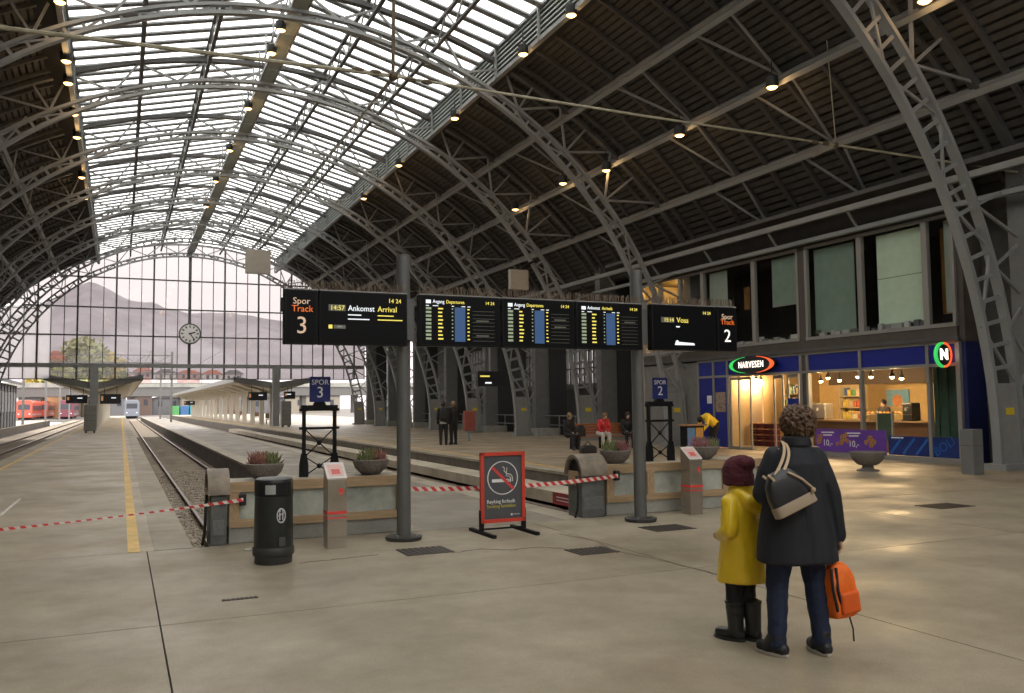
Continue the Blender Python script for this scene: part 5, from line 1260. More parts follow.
# things under the right canopy
ppl = [(226, 414, 400), (235, 416, 402), (243, 418, 400), (257, 421, 401), (270, 424, 405)]
m_bk = [M('bench_brown', (.12, .07, .045), .7), M('vend_red', (.35, .08, .05), .5), M('vend_green', (.08, .25, .08), .5), M('vend_dark', (.05, .06, .05), .6)]
for i, (px, pyb, pyt) in enumerate(ppl):
    b0 = gp(px, pyb); a = atY(px-4, pyb, b0.y); b = atY(px+4, pyt, b0.y)
    o = thing('platform_bench', 'dark slatted bench on the right platform under the canopy', 'bench', (b0.x, b0.y, 0), 'far platform benches')
    w_ = (b.x-a.x)
    bpiece('seat', o, m_bk[0], (b0.x-w_/2, b0.y, .40), (b0.x+w_/2, b0.y+.45, .46)); bpiece('backrest', o, m_bk[0], (b0.x-w_/2, b0.y+.42, .5), (b0.x+w_/2, b0.y+.47, 1.0))
    for s in (-1, 1): bpiece('leg', o, m_blk, (b0.x+s*w_*.4-.03, b0.y, 0), (b0.x+s*w_*.4+.03, b0.y+.45, .40))
# ---- trains and containers
def carriage(x, y0, L, body, band, label, name='train_carriage', W=3.0, H=3.7, zb=-.2):
    o = thing(name, label, 'train', (x, y0+L/2, -.54), 'parked trains')
    MB().prism([(x-W/2, y0, zb), (x+W/2, y0, zb), (x+W/2, y0, zb+H-.5), (x+W/2-.4, y0, zb+H), (x-W/2+.4, y0, zb+H), (x-W/2, y0, zb+H-.5)], (0, L, 0)).build('body', body, o, bevel=.12)
    for s in (-1, 1):
        n = int(L/2.2)
        for k in range(n): bpiece('window', o, m_wn, (x+s*(W/2+.01)-.02, y0+1+2.2*k, zb+1.5), (x+s*(W/2+.01)+.02, y0+2.5+2.2*k, zb+2.5))
        bpiece('waist_band', o, band, (x+s*(W/2+.006)-.01, y0+.2, zb+.5), (x+s*(W/2+.006)+.01, y0+L-.2, zb+.75))
    for e, yy in ((0, y0), (1, y0+L)):
        d_ = -.02 if e == 0 else .02
        bpiece('windscreen', o, m_wn, (x-W*.36, min(yy, yy+d_), zb+1.7), (x+W*.36, max(yy, yy+d_), zb+2.8))
        for s in (-1, 1): bpiece('headlamp', o, m_ledw if e == 0 else m_red, (x+s*1.0-.15, min(yy, yy+d_), zb+.7), (x+s*1.0+.15, max(yy, yy+d_), zb+.9))
    for yy in (y0+3, y0+L-3): bpiece('bogie', o, m_blk, (x-W*.4, yy-1.4, -.54), (x+W*.4, yy+1.4, zb))
    return o
m_trn = M('train_red', (.55, .085, .045), .4, var=.1, coat=.3); m_trn2 = M('train_purple', (.20, .05, .07), .45, var=.1); m_trb = M('train_blue', (.20, .22, .26), .45, var=.1); m_band = M('band_grey', (.3, .3, .32), .5)
q = gp(22, 419.5)
carriage(atY(24, 412, 205).x, 205, 24, m_trn, m_band, 'red passenger train carriage parked far left'); carriage(atY(24, 412, 205).x+1.2, 230.5, 24, m_trn, m_band, 'second red train carriage behind the first, far left'); carriage(atY(66, 412, 212).x, 212, 24, m_trn2, m_band, 'dark red train carriage behind the left canopy')
carriage(2.17, 205, 18, m_trb, m_band, 'pale blue train standing far down the middle track', H=3.6)
m_cn = [M('container_green', (.10, .35, .12), .6), M('container_blue', (.06, .16, .35), .6), M('container_teal', (.06, .3, .32), .6), M('container_white', (.5, .5, .48), .6)]
for k in range(4):
    a = atY(172+9.5*k, 404, 215); x = a.x; o = thing('freight_container', ['green freight container beside the far end of the right canopy', 'blue freight container right of the green one', 'teal freight container right of the blue one', 'white freight container at the right of the row'][k], 'container', (x, 215, -.7), 'freight containers')
    MB().box((x-.2, 215, -.7), (x+1.6, 221, 2.0)).build('container_body', m_cn[k], o)
    for j in range(4): bpiece('rib', o, m_cn[k], (x-.15+.4*j, 214.94, -.6), (x+.0+.4*j, 215, 1.9))
# ---- grey building outside on the left
lb = thing('track_building', 'grey two-tone trackside building at the left edge beyond the arch', 'building', (-12, 84, 0))
m_lbg = M('building_grey', (.19, .195, .20), .7, var=.1); m_lbw = M('building_window', (.30, .31, .33), .25, var=.2)
MB().box((-18, 78, 0), (-9.35, 96, 3.9)).build('walls', m_lbg, lb)
for k in range(8): bpiece('window', lb, m_lbw, (-9.36, 78.6+2.2*k, 1.4), (-9.30, 80.2+2.2*k, 3.2))
for k in range(9): bpiece('pilaster', lb, m_lbg, (-9.36, 78.0+2.2*k, 0), (-9.24, 78.3+2.2*k, 3.9))
MB().prism([(-18, 77.5, 6.2), (-8.6, 77.5, 3.9), (-8.6, 77.5, 4.15), (-18, 77.5, 6.5)], (0, 19, 0)).build('roof', m_steel_d, lb)
# ---- overhead line masts and wires outside
m_mast = M('mast_grey', (.17, .17, .17), .6, .2)
for k, (Y, xl, xr) in enumerate(((105, -9.5, 5.2), (135, -9.5, 5.2), (165, -9.5, 20), (195, -9.5, 20))):
    o = thing('overhead_gantry', ['nearest overhead line gantry beyond the end window', 'second overhead line gantry beyond the end window', 'third overhead line gantry beyond the end window', 'farthest overhead line gantry beyond the end window'][k], 'gantry', (xl, Y, -.7), 'overhead line gantries')
    for x in (xl, xr): bpiece('mast', o, m_mast, (x-.12, Y-.12, -.7), (x+.12, Y+.12, 8))
    bpiece('cross_beam', o, m_mast, (xl, Y-.1, 6.6), (xr, Y+.1, 6.75)); bpiece('cross_beam', o, m_mast, (xl, Y-.1, 7.5), (xr, Y+.1, 7.6))
    x = xl; j = 0
    while x < xr-.5: piece('lattice_bar', o, m_mast, (x, Y, 6.7 if j % 2 else 7.55), (min(x+1.2, xr), Y, 7.55 if j % 2 else 6.7), .05); x += 1.2; j += 1
for x, lab in ((2.17, 'overhead wire above the middle track'), (-6.1, 'overhead wire above the left track'), (7.55, 'overhead wire above the right track')):
    o = thing('contact_wire', lab, 'wire', (x, 140, 5), 'overhead wires'); piece('wire', o, m_mast, (x, 76, 5.1), (x, 200, 5.1), .03); piece('carrier_wire', o, m_mast, (x, 76, 6.3), (x, 200, 6.3), .025)
# ================================================================== people
def blob(name, mb, mat, parent, T, voxel=.012, smooth=4, amp=0., nsc=(9, 9, 3), seed=0.):
    me = mb.mesh('tmp_blob'); fix_normals(me); o = bpy.data.objects.new('tmp_blob', me); col.objects.link(o)
    r = o.modifiers.new('r', 'REMESH'); r.mode = 'VOXEL'; r.voxel_size = voxel; r.use_smooth_shade = True
    if smooth: s = o.modifiers.new('s', 'SMOOTH'); s.iterations = smooth; s.factor = .5
    dg = bpy.context.evaluated_depsgraph_get(); m2 = bpy.data.meshes.new_from_object(o.evaluated_get(dg))
    bpy.data.objects.remove(o); bpy.data.meshes.remove(me)
    if amp:
        N = [v.normal.copy() for v in m2.vertices]
        for v, nn in zip(m2.vertices, N):
            p = Vector((v.co.x*nsc[0]+seed, v.co.y*nsc[1], v.co.z*nsc[2])); v.co += nn*amp*(noise.noise(p)+.5*noise.noise(p*2.3))
    V = [T @ v.co for v in m2.vertices]
    lo = [min(p[i] for p in V) for i in range(3)]; hi = [max(p[i] for p in V) for i in range(3)]
    c = Vector(((lo[0]+hi[0])/2, (lo[1]+hi[1])/2, lo[2]))
    for v, p in zip(m2.vertices, V): v.co = p-c
    for p in m2.polygons: p.use_smooth = True
    m2.materials.clear(); m2.materials.append(mat); m2.name = name
    ob = bpy.data.objects.new(name, m2); col.objects.link(ob)
    if parent is not None: ob.parent = parent; ob.location = c-ORG[parent.name]
    else: ob.location = c
    ORG[ob.name] = c
    return ob
def cap(mb, p, r0, q, r1, n=12):
    mb.tube([p, q], [r0, r1], n); mb.ball(p, r0, n, 8); mb.ball(q, r1, n, 8); return mb
def chain(mb, pts, rs, n=12):
    for i in range(len(pts)-1): cap(mb, Vector(pts[i]), rs[i], Vector(pts[i+1]), rs[i+1], n)
    return mb
def hand(mb, wrist, d, nrm, lat, s=1., curl=.5):
    wrist = Vector(wrist); d = Vector(d).normalized(); nrm = Vector(nrm).normalized(); lat = Vector(lat).normalized()
    for k in range(4):
        b = wrist+d*.082*s+lat*(-.030+.020*k)*s
        cap(mb, wrist+lat*(-.018+.012*k)*s, .017*s, b, .012*s, 8)
        L = [.040, .045, .043, .033][3-k]*s; p = b; a = 0
        for j, f_ in enumerate((1, .7, .55)):
            a += curl*(1 if j else .7); v = d*math.cos(a)+nrm*math.sin(a); q = p+v*L*f_; cap(mb, p, (.0095-.0008*j)*s, q, (.009-.001*j)*s, 8); p = q
    p = wrist+d*.03*s+lat*.028*s; v = (d*.75+lat*.6+nrm*.2).normalized(); q = p+v*.04*s; cap(mb, p, .013*s, q, .010*s, 8); v2 = (d*.9+lat*.05+nrm*.5).normalized(); cap(mb, q, .010*s, q+v2*.03*s, .008*s, 8)
M_SKIN = M('skin', (.52, .33, .24), .55, var=.06)
def stand_pose(s):
    return dict(pel=(0, 0, .93*s), chest=(0, 0, 1.26*s), neck=(0, .0, 1.42*s), head=(0, .02, 1.54*s),
      shL=(-.17*s, 0, 1.36*s), elL=(-.22*s, -.02*s, 1.07*s), wrL=(-.21*s, .06*s, .83*s), shR=(.17*s, 0, 1.36*s), elR=(.22*s, -.02*s, 1.07*s), wrR=(.21*s, .06*s, .83*s),
      hipL=(-.09*s, 0, .88*s), knL=(-.10*s, .01*s, .48*s), anL=(-.105*s, -.02*s, .08*s), hipR=(.09*s, 0, .88*s), knR=(.10*s, .01*s, .48*s), anR=(.105*s, -.02*s, .08*s), fL=0., fR=0.)
def person(label, loc, rz, pose, s=1., top=None, bot=None, hair=None, shoe=None, voxel=.018, coat=None, top_name='jacket', hairlen=0., group=None, hat=None, skirt=None, build_top=True, handcurl=.5):
    loc = Vector(loc); T = Matrix.Translation(loc) @ Matrix.Rotation(rz, 4, 'Z')
    o = thing('person', label, 'person', loc, group); J = {k: (Vector(v) if isinstance(v, tuple) else v) for k, v in pose.items()}
    b = MB(); h_ = J['head']; dn = (J['head']-J['neck']).normalized()
    b.ball(h_+dn*.02*s, .088*s, 16, 12, (.84, 1.05, 1.22)); b.ball(h_+Vector((0, .03*s, -.05*s)), .062*s, 12, 8, (.9, 1, 1)); b.ball(h_+Vector((0, .098*s, -.015*s)), .016*s, 8, 6, (.8, 1, 1.3))
    for sx in (-1, 1): b.ball(h_+Vector((sx*.077*s, .0, -.01*s)), .02*s, 8, 6, (.5, .8, 1.4))
    cap(b, J['neck']-dn*.05*s, .055*s, h_-dn*.04*s, .052*s)
    chain(b, [J['pel'], (J['pel']+J['chest'])/2, J['chest'], J['neck']-dn*.06*s], [.125*s, .115*s, .13*s, .06*s])
    for e in 'LR':
        chain(b, [J['sh'+e], J['el'+e], J['wr'+e]], [.05*s, .04*s, .03*s]); cap(b, J['chest'], .09*s, J['sh'+e], .055*s)
        d = (J['wr'+e]-J['el'+e]).normalized(); sx = -1 if e == 'L' else 1
        nrm = Vector((-sx, 0, 0)); nrm = (nrm-d*nrm.dot(d)).normalized(); lat = d.cross(nrm)*(1 if e == 'R' else -1)
        if lat.y < 0 and abs(d.z) > .6: lat = -lat
        hand(b, J['wr'+e], d, nrm, lat, s, handcurl)
        chain(b, [J['hip'+e], J['kn'+e], J['an'+e]], [.085*s, .055*s, .038*s])
        fd = Vector((math.sin(J['f'+e]), math.cos(J['f'+e]), 0)); cap(b, J['an'+e]+Vector((0, 0, -.03*s)), .035*s, J['an'+e]+fd*.14*s+Vector((0, 0, -.05*s)), .028*s)
    blob('body', b, M_SKIN, o, T, voxel if voxel < .012 else .014, 3)
    for sx in (-1, 1):
        MB().ball(T @ (h_+Vector((sx*.03*s, .083*s, .018*s))), .011*s, 8, 6).build('eye', M('eye_dark', (.03, .02, .02), .3, var=0), o, True)
    mth = MB().ball((0, 0, 0), .022*s, 8, 6, (1, .35, .3)).xf(T @ Matrix.Translation(h_+Vector((0, .088*s, -.055*s)))); mth.build('mouth', M('lips', (.35, .12, .10), .5, var=0), o, True)
    if bot:
        t = MB()
        chain(t, [J['pel']+Vector((0, 0, .06*s)), J['pel']], [.15*s, .155*s])
        for e in 'LR':
            a = J['an'+e]; k = J['kn'+e]; chain(t, [J['hip'+e], (J['hip'+e]+k)/2, k, (k+a)/2, a], [.105*s, .092*s, .074*s, .066*s, .058*s])
        blob('trousers', t, bot, o, T, voxel, 3, .006*s, (14, 14, 16), 2.)
    if shoe:
        for e in 'LR':
            a = J['an'+e]; fd = Vector((math.sin(J['f'+e]), math.cos(J['f'+e]), 0)); t = MB()
            z0 = a.z-.08*s+.045*s
            base = Vector((a.x, a.y, z0)); cap(t, base-fd*.035*s, .046*s, base+fd*.12*s, .040*s); cap(t, a+Vector((0, 0, .05*s)), .058*s, base+fd*.06*s, .052*s)
            blob('shoe', t, shoe[0], o, T, min(voxel, .01), 3)
            so = MB().loft([(0, 0, 0, .048*s, .118*s), (0, 0, .006*s, .052*s, .124*s), (0, 0, .022*s, .051*s, .122*s)], 18).xf(T @ Matrix.Translation(Vector((a.x, a.y, a.z-.08*s))+fd*.045*s) @ Matrix.Rotation(-J['f'+e], 4, 'Z'))
            so.build('sole', shoe[1], o, True)
    if top and build_top:
        t = MB(); chain(t, [J['pel']+(J['chest']-J['pel'])*.05, (J['pel']+J['chest'])/2, J['chest'], J['neck']-dn*.05*s], [.165*s, .155*s, .165*s, .075*s])
        for e in 'LR': cap(t, J['chest']+Vector((0, 0, .04*s)), .11*s, J['sh'+e], .075*s); chain(t, [J['sh'+e], J['el'+e], J['wr'+e]], [.075*s, .062*s, .05*s])
        cap(t, J['neck']-dn*.05*s, .085*s, J['neck'], .07*s)
        blob(top_name, t, top, o, T, voxel, 3, .008*s, (12, 12, 10), 1.)
    if hair:
        t = MB(); t.ball(h_+dn*.035*s+Vector((0, -.018*s, 0)), .098*s, 14, 10, (.93, 1.08, 1.16))
        if hairlen: cap(t, h_+Vector((0, -.05*s, 0)), .085*s, h_+Vector((0, -.06*s, -hairlen)), .07*s)
        # cut the face free
        hb = blob('hair', t, hair, o, T, voxel*.8, 1, .012*s, (30, 30, 30), 3.)
    return o, J, T
YAW0 = -math.atan2(RC[0][2]*-1, RC[1][2]*-1)             # facing straight away from the camera
m_navy = M('navy_coat', (.010, .012, .018), .75, var=.2, scale=6, bump=.15, bscale=300); m_jean = M('jeans', (.010, .018, .050), .8, var=.25, scale=6, bump=.2, bscale=400); m_hairb = M('brown_curls', (.085, .042, .018), .55, var=.7, scale=70)
m_shb = M('shoe_black', (.012, .012, .014), .5, var=.2); m_sole = M('sole_pale', (.42, .39, .34), .6, var=.1); m_tan = M('tan_leather', (.50, .37, .24), .5, var=.1)
# ---------------------------------------------------------------- woman in the dark coat
wp = gp(799, 654); wl_ = Vector((wp.x, wp.y, 0))
P = stand_pose(1.0)
P.update(neck=(.03, .0, 1.38), head=(.055, .03, 1.478), chest=(.015, 0, 1.19), pel=(.01, 0, .87), shL=(-.125, 0, 1.295), elL=(-.205, .02, 1.04), wrL=(-.08, .23, 1.02), shR=(.155, 0, 1.295), elR=(.238, -.04, 1.03), wrR=(.285, -.02, .765),
         hipL=(-.085, 0, .84), knL=(-.125, .02, .47), anL=(-.150, -.01, .08), hipR=(.085, 0, .84), knR=(.135, .02, .47), anR=(.150, -.03, .08), fL=-.55, fR=-.1)
wo, WJ, WT = person('person in a long dark coat seen from behind, carrying a handbag and an orange backpack', wl_, YAW0+.14, P, 1., None, m_jean, None, (m_shb, m_sole), .008, handcurl=.75)
c = MB().loft([(.01, 0, .60, .268, .185), (.01, 0, .61, .275, .19), (.01, 0, .75, .262, .180), (.01, 0, .92, .232, .165), (.012, 0, 1.05, .205, .150), (.014, -.005, 1.16, .192, .146), (.015, -.008, 1.24, .182, .138), (.016, -.006, 1.305, .150, .112), (.018, 0, 1.35, .10, .09), (.02, .005, 1.40, .078, .076)], 36)
for e in 'LR': chain(c, [WJ['sh'+e]+Vector((0, 0, -.015)), (WJ['sh'+e]+WJ['el'+e])/2, WJ['el'+e], WJ['wr'+e]], [.070, .074, .068, .058])
ctm = blob('coat', c, m_navy, wo, WT, .009, 5, .011, (9, 9, 2.2), 5.)
cl_ = MB().loft([(.02, .0, 1.335, .10, .09), (.02, -.01, 1.36, .104, .096), (.02, -.012, 1.41, .090, .087), (.02, -.01, 1.415, .080, .078)], 28).xf(WT); cl_.build('collar', m_navy, wo, True)
# centre vent of the coat back
piece('back_seam', wo, M('coat_seam', (.006, .007, .010), .8, var=0), WT @ Vector((.01, -.178, .63)), WT @ Vector((0, -.160, 1.0)), .006, .006)
# curly hair: many locks joined
hb = MB(); hc = WJ['head']+Vector((0, -.012, .025)); rr = random.Random(9)
hb.ball(hc, .104, 16, 12, (1.02, 1.0, 1.04))
for k in range(900):
    u = rr.random()*6.28; v = math.acos(rr.uniform(-.78, 1)); dd = Vector((math.sin(v)*math.cos(u), math.sin(v)*math.sin(u), math.cos(v)))
    if dd.y > .62 and dd.z < .35: continue
    p = hc+Vector((dd.x*.110, dd.y*.108, dd.z*.114))*rr.uniform(.97, 1.08); hb.ball(p, .006+.007*rr.random(), 6, 4)
hr_ = blob('hair', hb, m_hairb, wo, WT, .0045, 0, .004, (90, 90, 90))
# ---------------------------------------------------------------- handbag on her shoulder
m_chk = M('bag_dark', (.016, .016, .018), .35, var=.3, scale=25); m_cream = M('bag_base', (.34, .26, .175), .55, var=.1)
B0 = WT @ Vector((-.10, -.235, 1.05))
bgT = WT @ Matrix.Translation((-.10, -.235, .965)) @ Matrix.Rotation(math.radians(-24), 4, 'Y') @ Matrix.Rotation(math.radians(-8), 4, 'X')
hbag = thing('handbag', 'dark shoulder bag with cream base and tan straps hanging on the coat', 'handbag', bgT @ Vector((0, 0, 0)))
def rbox(rings, mb=None):
    mb = mb or MB(); vs = []; fs = []; n = 24
    for z, a, b_ in rings:
        for k in range(n):
            t = 2*math.pi*k/n; cx, sx = math.cos(t), math.sin(t); e_ = .45
            vs.append((a*math.copysign(abs(cx)**e_, cx), b_*math.copysign(abs(sx)**e_, sx), z))
    for i in range(len(rings)-1):
        for k in range(n): fs.append((i*n+k, i*n+(k+1) % n, (i+1)*n+(k+1) % n, (i+1)*n+k))
    fs.append(tuple(range(n-1, -1, -1))); fs.append(tuple(range((len(rings)-1)*n, len(rings)*n))); return mb.add(vs, fs)
rbox([(-.005, .138, .050), (.0, .145, .056), (.06, .142, .056), (.065, .139, .053)]).xf(bgT).build('cream_base', m_cream, hbag, True)
rbox([(.065, .139, .053), (.12, .137, .054), (.20, .115, .050), (.25, .075, .040), (.265, .05, .03)]).xf(bgT).build('bag_body', m_chk, hbag, True)
for yy in (-.05, .05):
    MB().tube([bgT @ Vector((-.06, yy*.8, .22)), bgT @ Vector((-.08, yy, .27))], .009, 6).build('strap_tab', m_tan, hbag)
shp = WJ['shL']
def strap(p0, p1, p2, p3):
    mb = MB(); pts = []
    for k in range(13):
        u = k/12; pts.append(Vector(p0)*(1-u)**3+Vector(p1)*3*u*(1-u)**2+Vector(p2)*3*u*u*(1-u)+Vector(p3)*u**3)
    vs = []; fs = []
    for k, p in enumerate(pts):
        t = (pts[min(k+1, 12)]-pts[max(k-1, 0)]).normalized(); s = t.cross(Vector((0, -1, .2))).normalized()*.009; nn = s.cross(t).normalized()*.003
        vs += [p-s-nn, p+s-nn, p+s+nn, p-s+nn]
    for k in range(12):
        i = 4*k
        for j in range(4): fs.append((i+j, i+(j+1) % 4, i+4+(j+1) % 4, i+4+j))
    fs += [(0, 1, 2, 3), (51, 50, 49, 48)]; mb.add(vs, fs).xf(WT).build('strap', m_tan, hbag, True)
iw = WT.inverted()
bl_ = iw @ (bgT @ Vector((-.035, -.035, .25))); br_ = iw @ (bgT @ Vector((.035, -.035, .255)))
strap(bl_, bl_.lerp(Vector((-.11, -.17, 1.34)), .5)+Vector((0, -.005, 0)), (-.110, -.165, 1.34), (-.088, -.03, 1.385)); strap(br_, br_.lerp(Vector((-.08, -.17, 1.34)), .5)+Vector((0, -.005, 0)), (-.085, -.165, 1.34), (-.072, -.03, 1.38))
MB().tube([bgT @ Vector((.04, -.058, .235)), bgT @ Vector((.10, -.066, .16)), bgT @ Vector((.135, -.062, .085))], .007, 6).build('drawstring', m_tan, hbag); MB().ball(bgT @ Vector((.135, -.062, .07)), .016, 8, 6).build('toggle', m_tan, hbag, True)
# ---------------------------------------------------------------- orange backpack in her right hand
m_or = M('pack_orange', (.85, .16, .012), .6, var=.12, scale=10); m_strp = M('pack_strap', (.02, .018, .018), .7, var=.1)
bkT = WT @ Matrix.Translation((.30, -.02, .235)) @ Matrix.Rotation(math.radians(-6), 4, 'Y') @ Matrix.Rotation(math.radians(15), 4, 'Z')
bk = thing('backpack', 'orange backpack with dark straps held low in the hand', 'backpack', bkT @ Vector((0, 0, 0)))
t = rbox([(0, .085, .055), (.01, .10, .065), (.10, .112, .075), (.22, .105, .075), (.30, .085, .06), (.345, .05, .035), (.355, .02, .015)])
blob('pack_body', t, m_or, bk, bkT, .008, 3, .006, (14, 14, 10))
t = rbox([(.03, .07, .02), (.04, .078, .026), (.16, .076, .026), (.17, .068, .02)]).xf(Matrix.Translation((.01, -.072, 0))); blob('front_pocket', t, M('pack_orange_dark', (.72, .11, .01), .6, var=.1), bk, bkT, .007, 2)
for x in (-.085, -.045):
    MB().tube([bkT @ Vector((x, -.05, .33)), bkT @ Vector((x-.03, -.075, .2)), bkT @ Vector((x-.01, -.07, .08)), bkT @ Vector((x+.02, -.03, .01))], .011, 6).build('shoulder_strap', m_strp, bk, True)
MB().tube([bkT @ Vector((.02, -.04, .01)), bkT @ Vector((.03, -.05, -.08)), bkT @ Vector((.028, -.045, -.16))], .006, 6).build('loose_strap', m_strp, bk)
hp = iw @ (bkT @ Vector((0, 0, .35)))
hg = WJ['wrR']+Vector((-.0, .02, -.105))
MB().tube([WT @ (hp+Vector((-.05, 0, -.01))), WT @ (hg+Vector((-.02, -.01, 0))), WT @ (hg+Vector((.015, .02, 0))), WT @ (hp+Vector((.03, .02, -.01)))], .008, 6).build('grab_handle', m_strp, bk, True)
# ---------------------------------------------------------------- child in yellow raincoat
m_yel = M('raincoat_yellow', (.74, .50, .015), .38, var=.08, scale=6, coat=.2); m_hat = M('maroon_knit', (.075, .010, .018), .9, var=.3, scale=60, bump=.5, bscale=120); m_blkleg = M('dark_leggings', (.012, .012, .016), .8, var=.2); m_boot = M('rubber_boot', (.022, .022, .022), .35, var=.2)
cp = gp(744, 640)
P = stand_pose(.76); P.update(neck=(0, 0, 1.035), head=(0, .015, 1.12), chest=(0, 0, .88), pel=(0, 0, .62), shL=(-.115, 0, .965), elL=(-.175, -.03, .77), wrL=(-.03, .13, .71), shR=(.115, 0, .965), elR=(.175, -.02, .77), wrR=(.09, .15, .71),
     hipL=(-.06, 0, .58), knL=(-.055, .03, .33), anL=(-.045, .03, .065), hipR=(.06, 0, .58), knR=(.05, .0, .33), anR=(.045, -.05, .065), fL=-.15, fR=.1)
co, CJ, CT = person('child in a yellow raincoat and maroon knitted hat standing beside the adult', Vector((cp.x, cp.y, 0)), YAW0+.68, P, .80, None, m_blkleg, None, None, .007)
c = MB().loft([(0, 0, .405, .170, .160), (0, 0, .412, .176, .165), (0, 0, .55, .168, .155), (0, 0, .70, .156, .138), (0, 0, .85, .148, .128), (0, -.004, .94, .138, .115), (0, -.002, .99, .105, .095), (0, 0, 1.03, .078, .076), (0, 0, 1.075, .072, .075)], 32)
for e in 'LR': chain(c, [CJ['sh'+e]+Vector((0, 0, -.02)), CJ['el'+e], CJ['wr'+e]], [.062, .058, .050])
# hood lying on the back
chain(c, [(-.075, -.035, 1.02), (-.062, -.115, .965), (0, -.140, .93), (.062, -.115, .965), (.080, -.035, 1.03)], [.036, .050, .058, .050, .036]); chain(c, [(0, -.11, .95), (0, -.125, .87)], [.05, .02])
blob('raincoat', c, m_yel, co, CT, .008, 4, .009, (11, 11, 5), 8.)
MB().loft([(0, 0, 1.05, .07, .07), (0, .0, 1.075, .076, .076), (0, .0, 1.085, .068, .068)], 22).xf(CT).build('collar_lining', M('lining_pale', (.5, .45, .38), .8, var=.1), co, True)
piece('pocket_patch', co, M('patch_grey', (.42, .40, .22), .6, var=0), CT @ Vector((.155, -.07, .50)), CT @ Vector((.155, -.07, .53)), .035, .004)
h_ = MB(); hc = CJ['head']+Vector((0, -.002, .03)); h_.ball(hc+Vector((0, 0, .01)), .105, 18, 12, (.95, 1.04, 1.02)); h_.ball(hc+Vector((.0, -.045, .065)), .078, 14, 10, (1, 1.15, .8)); h_.lathe([(.096, -.085), (.105, -.08), (.107, -.01), (.100, .0)], hc+Vector((0, -.004, 0)), 22, .96, 1.03)
blob('knitted_hat', h_, m_hat, co, CT, .007, 2, .006, (22, 22, 22), 4.)
for e in 'LR':
    a = CJ['an'+e]; t = MB(); fd = Vector((math.sin(P['f'+e]), math.cos(P['f'+e]), 0))
    chain(t, [a+Vector((0, 0, -.01)), a+Vector((0, .008, .17))], [.052, .064]); cap(t, a+Vector((0, 0, -.022))-fd*.02, .042, a+fd*.125+Vector((0, 0, -.026)), .038); t.lathe([(.064, .185), (.069, .19), (.069, .205), (.063, .21)], a+Vector((0, .008, 0)), 16)
    blob('rubber_boot', t, m_boot, co, CT, .007, 3)
    MB().loft([(0, 0, 0, .046, .118), (0, 0, .005, .05, .122), (0, 0, .02, .048, .12)], 18).xf(CT @ Matrix.Translation((a.x, a.y, 0)) @ Matrix.Translation(fd*.05) @ Matrix.Rotation(-P['f'+e], 4, 'Z')).build('boot_sole', m_boot, co, True)
# ---------------------------------------------------------------- couple waiting on the right platform
m_bj = M('black_jacket', (.012, .012, .014), .8, var=.2); m_dt = M('dark_trousers', (.014, .014, .017), .8, var=.2); m_hd = M('dark_hair', (.02, .014, .010), .7, var=.3); m_hl = M('fair_hair', (.22, .13, .06), .7, var=.3)
q = gp(443.5, 445); person('person in dark jacket with pale hem standing left of a pair on the right platform', (q.x, q.y, 0), YAW0+.1, stand_pose(1.05), 1.05, m_bj, m_dt, m_hd, (m_shb, m_shb)); pj = q
o = MB().loft([(0, 0, 0, .175, .15), (0, 0, .01, .18, .155), (0, 0, .16, .17, .145)], 18).xf(Matrix.Translation((q.x, q.y, .86))); oo = o.build('shirt_hem', M('pale_shirt', (.42, .40, .38), .8), bpy.data.objects[[k.name for k in bpy.data.objects if k.name.startswith('person')][-1]] if 0 else None); 
par = [k for k in bpy.data.objects if k.get('label', '').startswith('person in dark jacket with pale hem')][0]; oo.parent = par; oo.location = Vector((q.x, q.y, .86))-par.location
rk = thing('rucksack', 'dark rucksack on the back of the left waiting person', 'rucksack', (q.x-.08, q.y-.22, 1.05)); t = rbox([(0, .13, .06), (.02, .15, .08), (.30, .15, .08), (.42, .10, .05), (.44, .05, .03)]); blob('rucksack_body', t, M('rucksack_black', (.02, .02, .022), .7, var=.2), rk, Matrix.Translation((q.x-.08, q.y-.25, 1.05)), .015, 3); piece('rucksack_pocket', rk, m_strp, (q.x-.08, q.y-.33, 1.1), (q.x-.08, q.y-.33, 1.25), .2, .03)
q = gp(453.5, 444.5); P = stand_pose(1.06); P.update(elL=(-.26, .05, 1.12), wrL=(-.10, .24, 1.12)); person('person in black with fair hair standing right of a pair on the right platform', (q.x, q.y, 0), YAW0+.7, P, 1.06, m_bj, m_dt, m_hl, (m_shb, m_shb))
# ---------------------------------------------------------------- bench with three people
m_bw = M('bench_orange', (.36, .12, .035), .5, var=.25, scale=3)
ba = gp(575, 446.5); bb = gp(630, 446); yb_ = 27.2; xa_ = atY(570, 440, yb_).x; xb_ = atY(632, 440, yb_).x
bn_ = thing('station_bench', 'orange-red wooden bench with slatted back on the right platform', 'bench', ((xa_+xb_)/2, yb_, 0))
for k in range(4): bpiece('back_slat', bn_, m_bw, (xa_, yb_+.20, .52+.10*k), (xb_, yb_+.23, .60+.10*k))
for k in range(4): bpiece('seat_slat', bn_, m_bw, (xa_, yb_-.28+.11*k, .42), (xb_, yb_-.19+.11*k, .45))
for x in (xa_+.1, (xa_+xb_)/2, xb_-.15):
    bpiece('leg', bn_, m_iron, (x, yb_-.26, 0), (x+.06, yb_-.2, .42)); bpiece('leg', bn_, m_iron, (x, yb_+.14, 0), (x+.06, yb_+.20, .92)); bpiece('bracket', bn_, m_iron, (x, yb_-.26, .38), (x+.06, yb_+.2, .42))
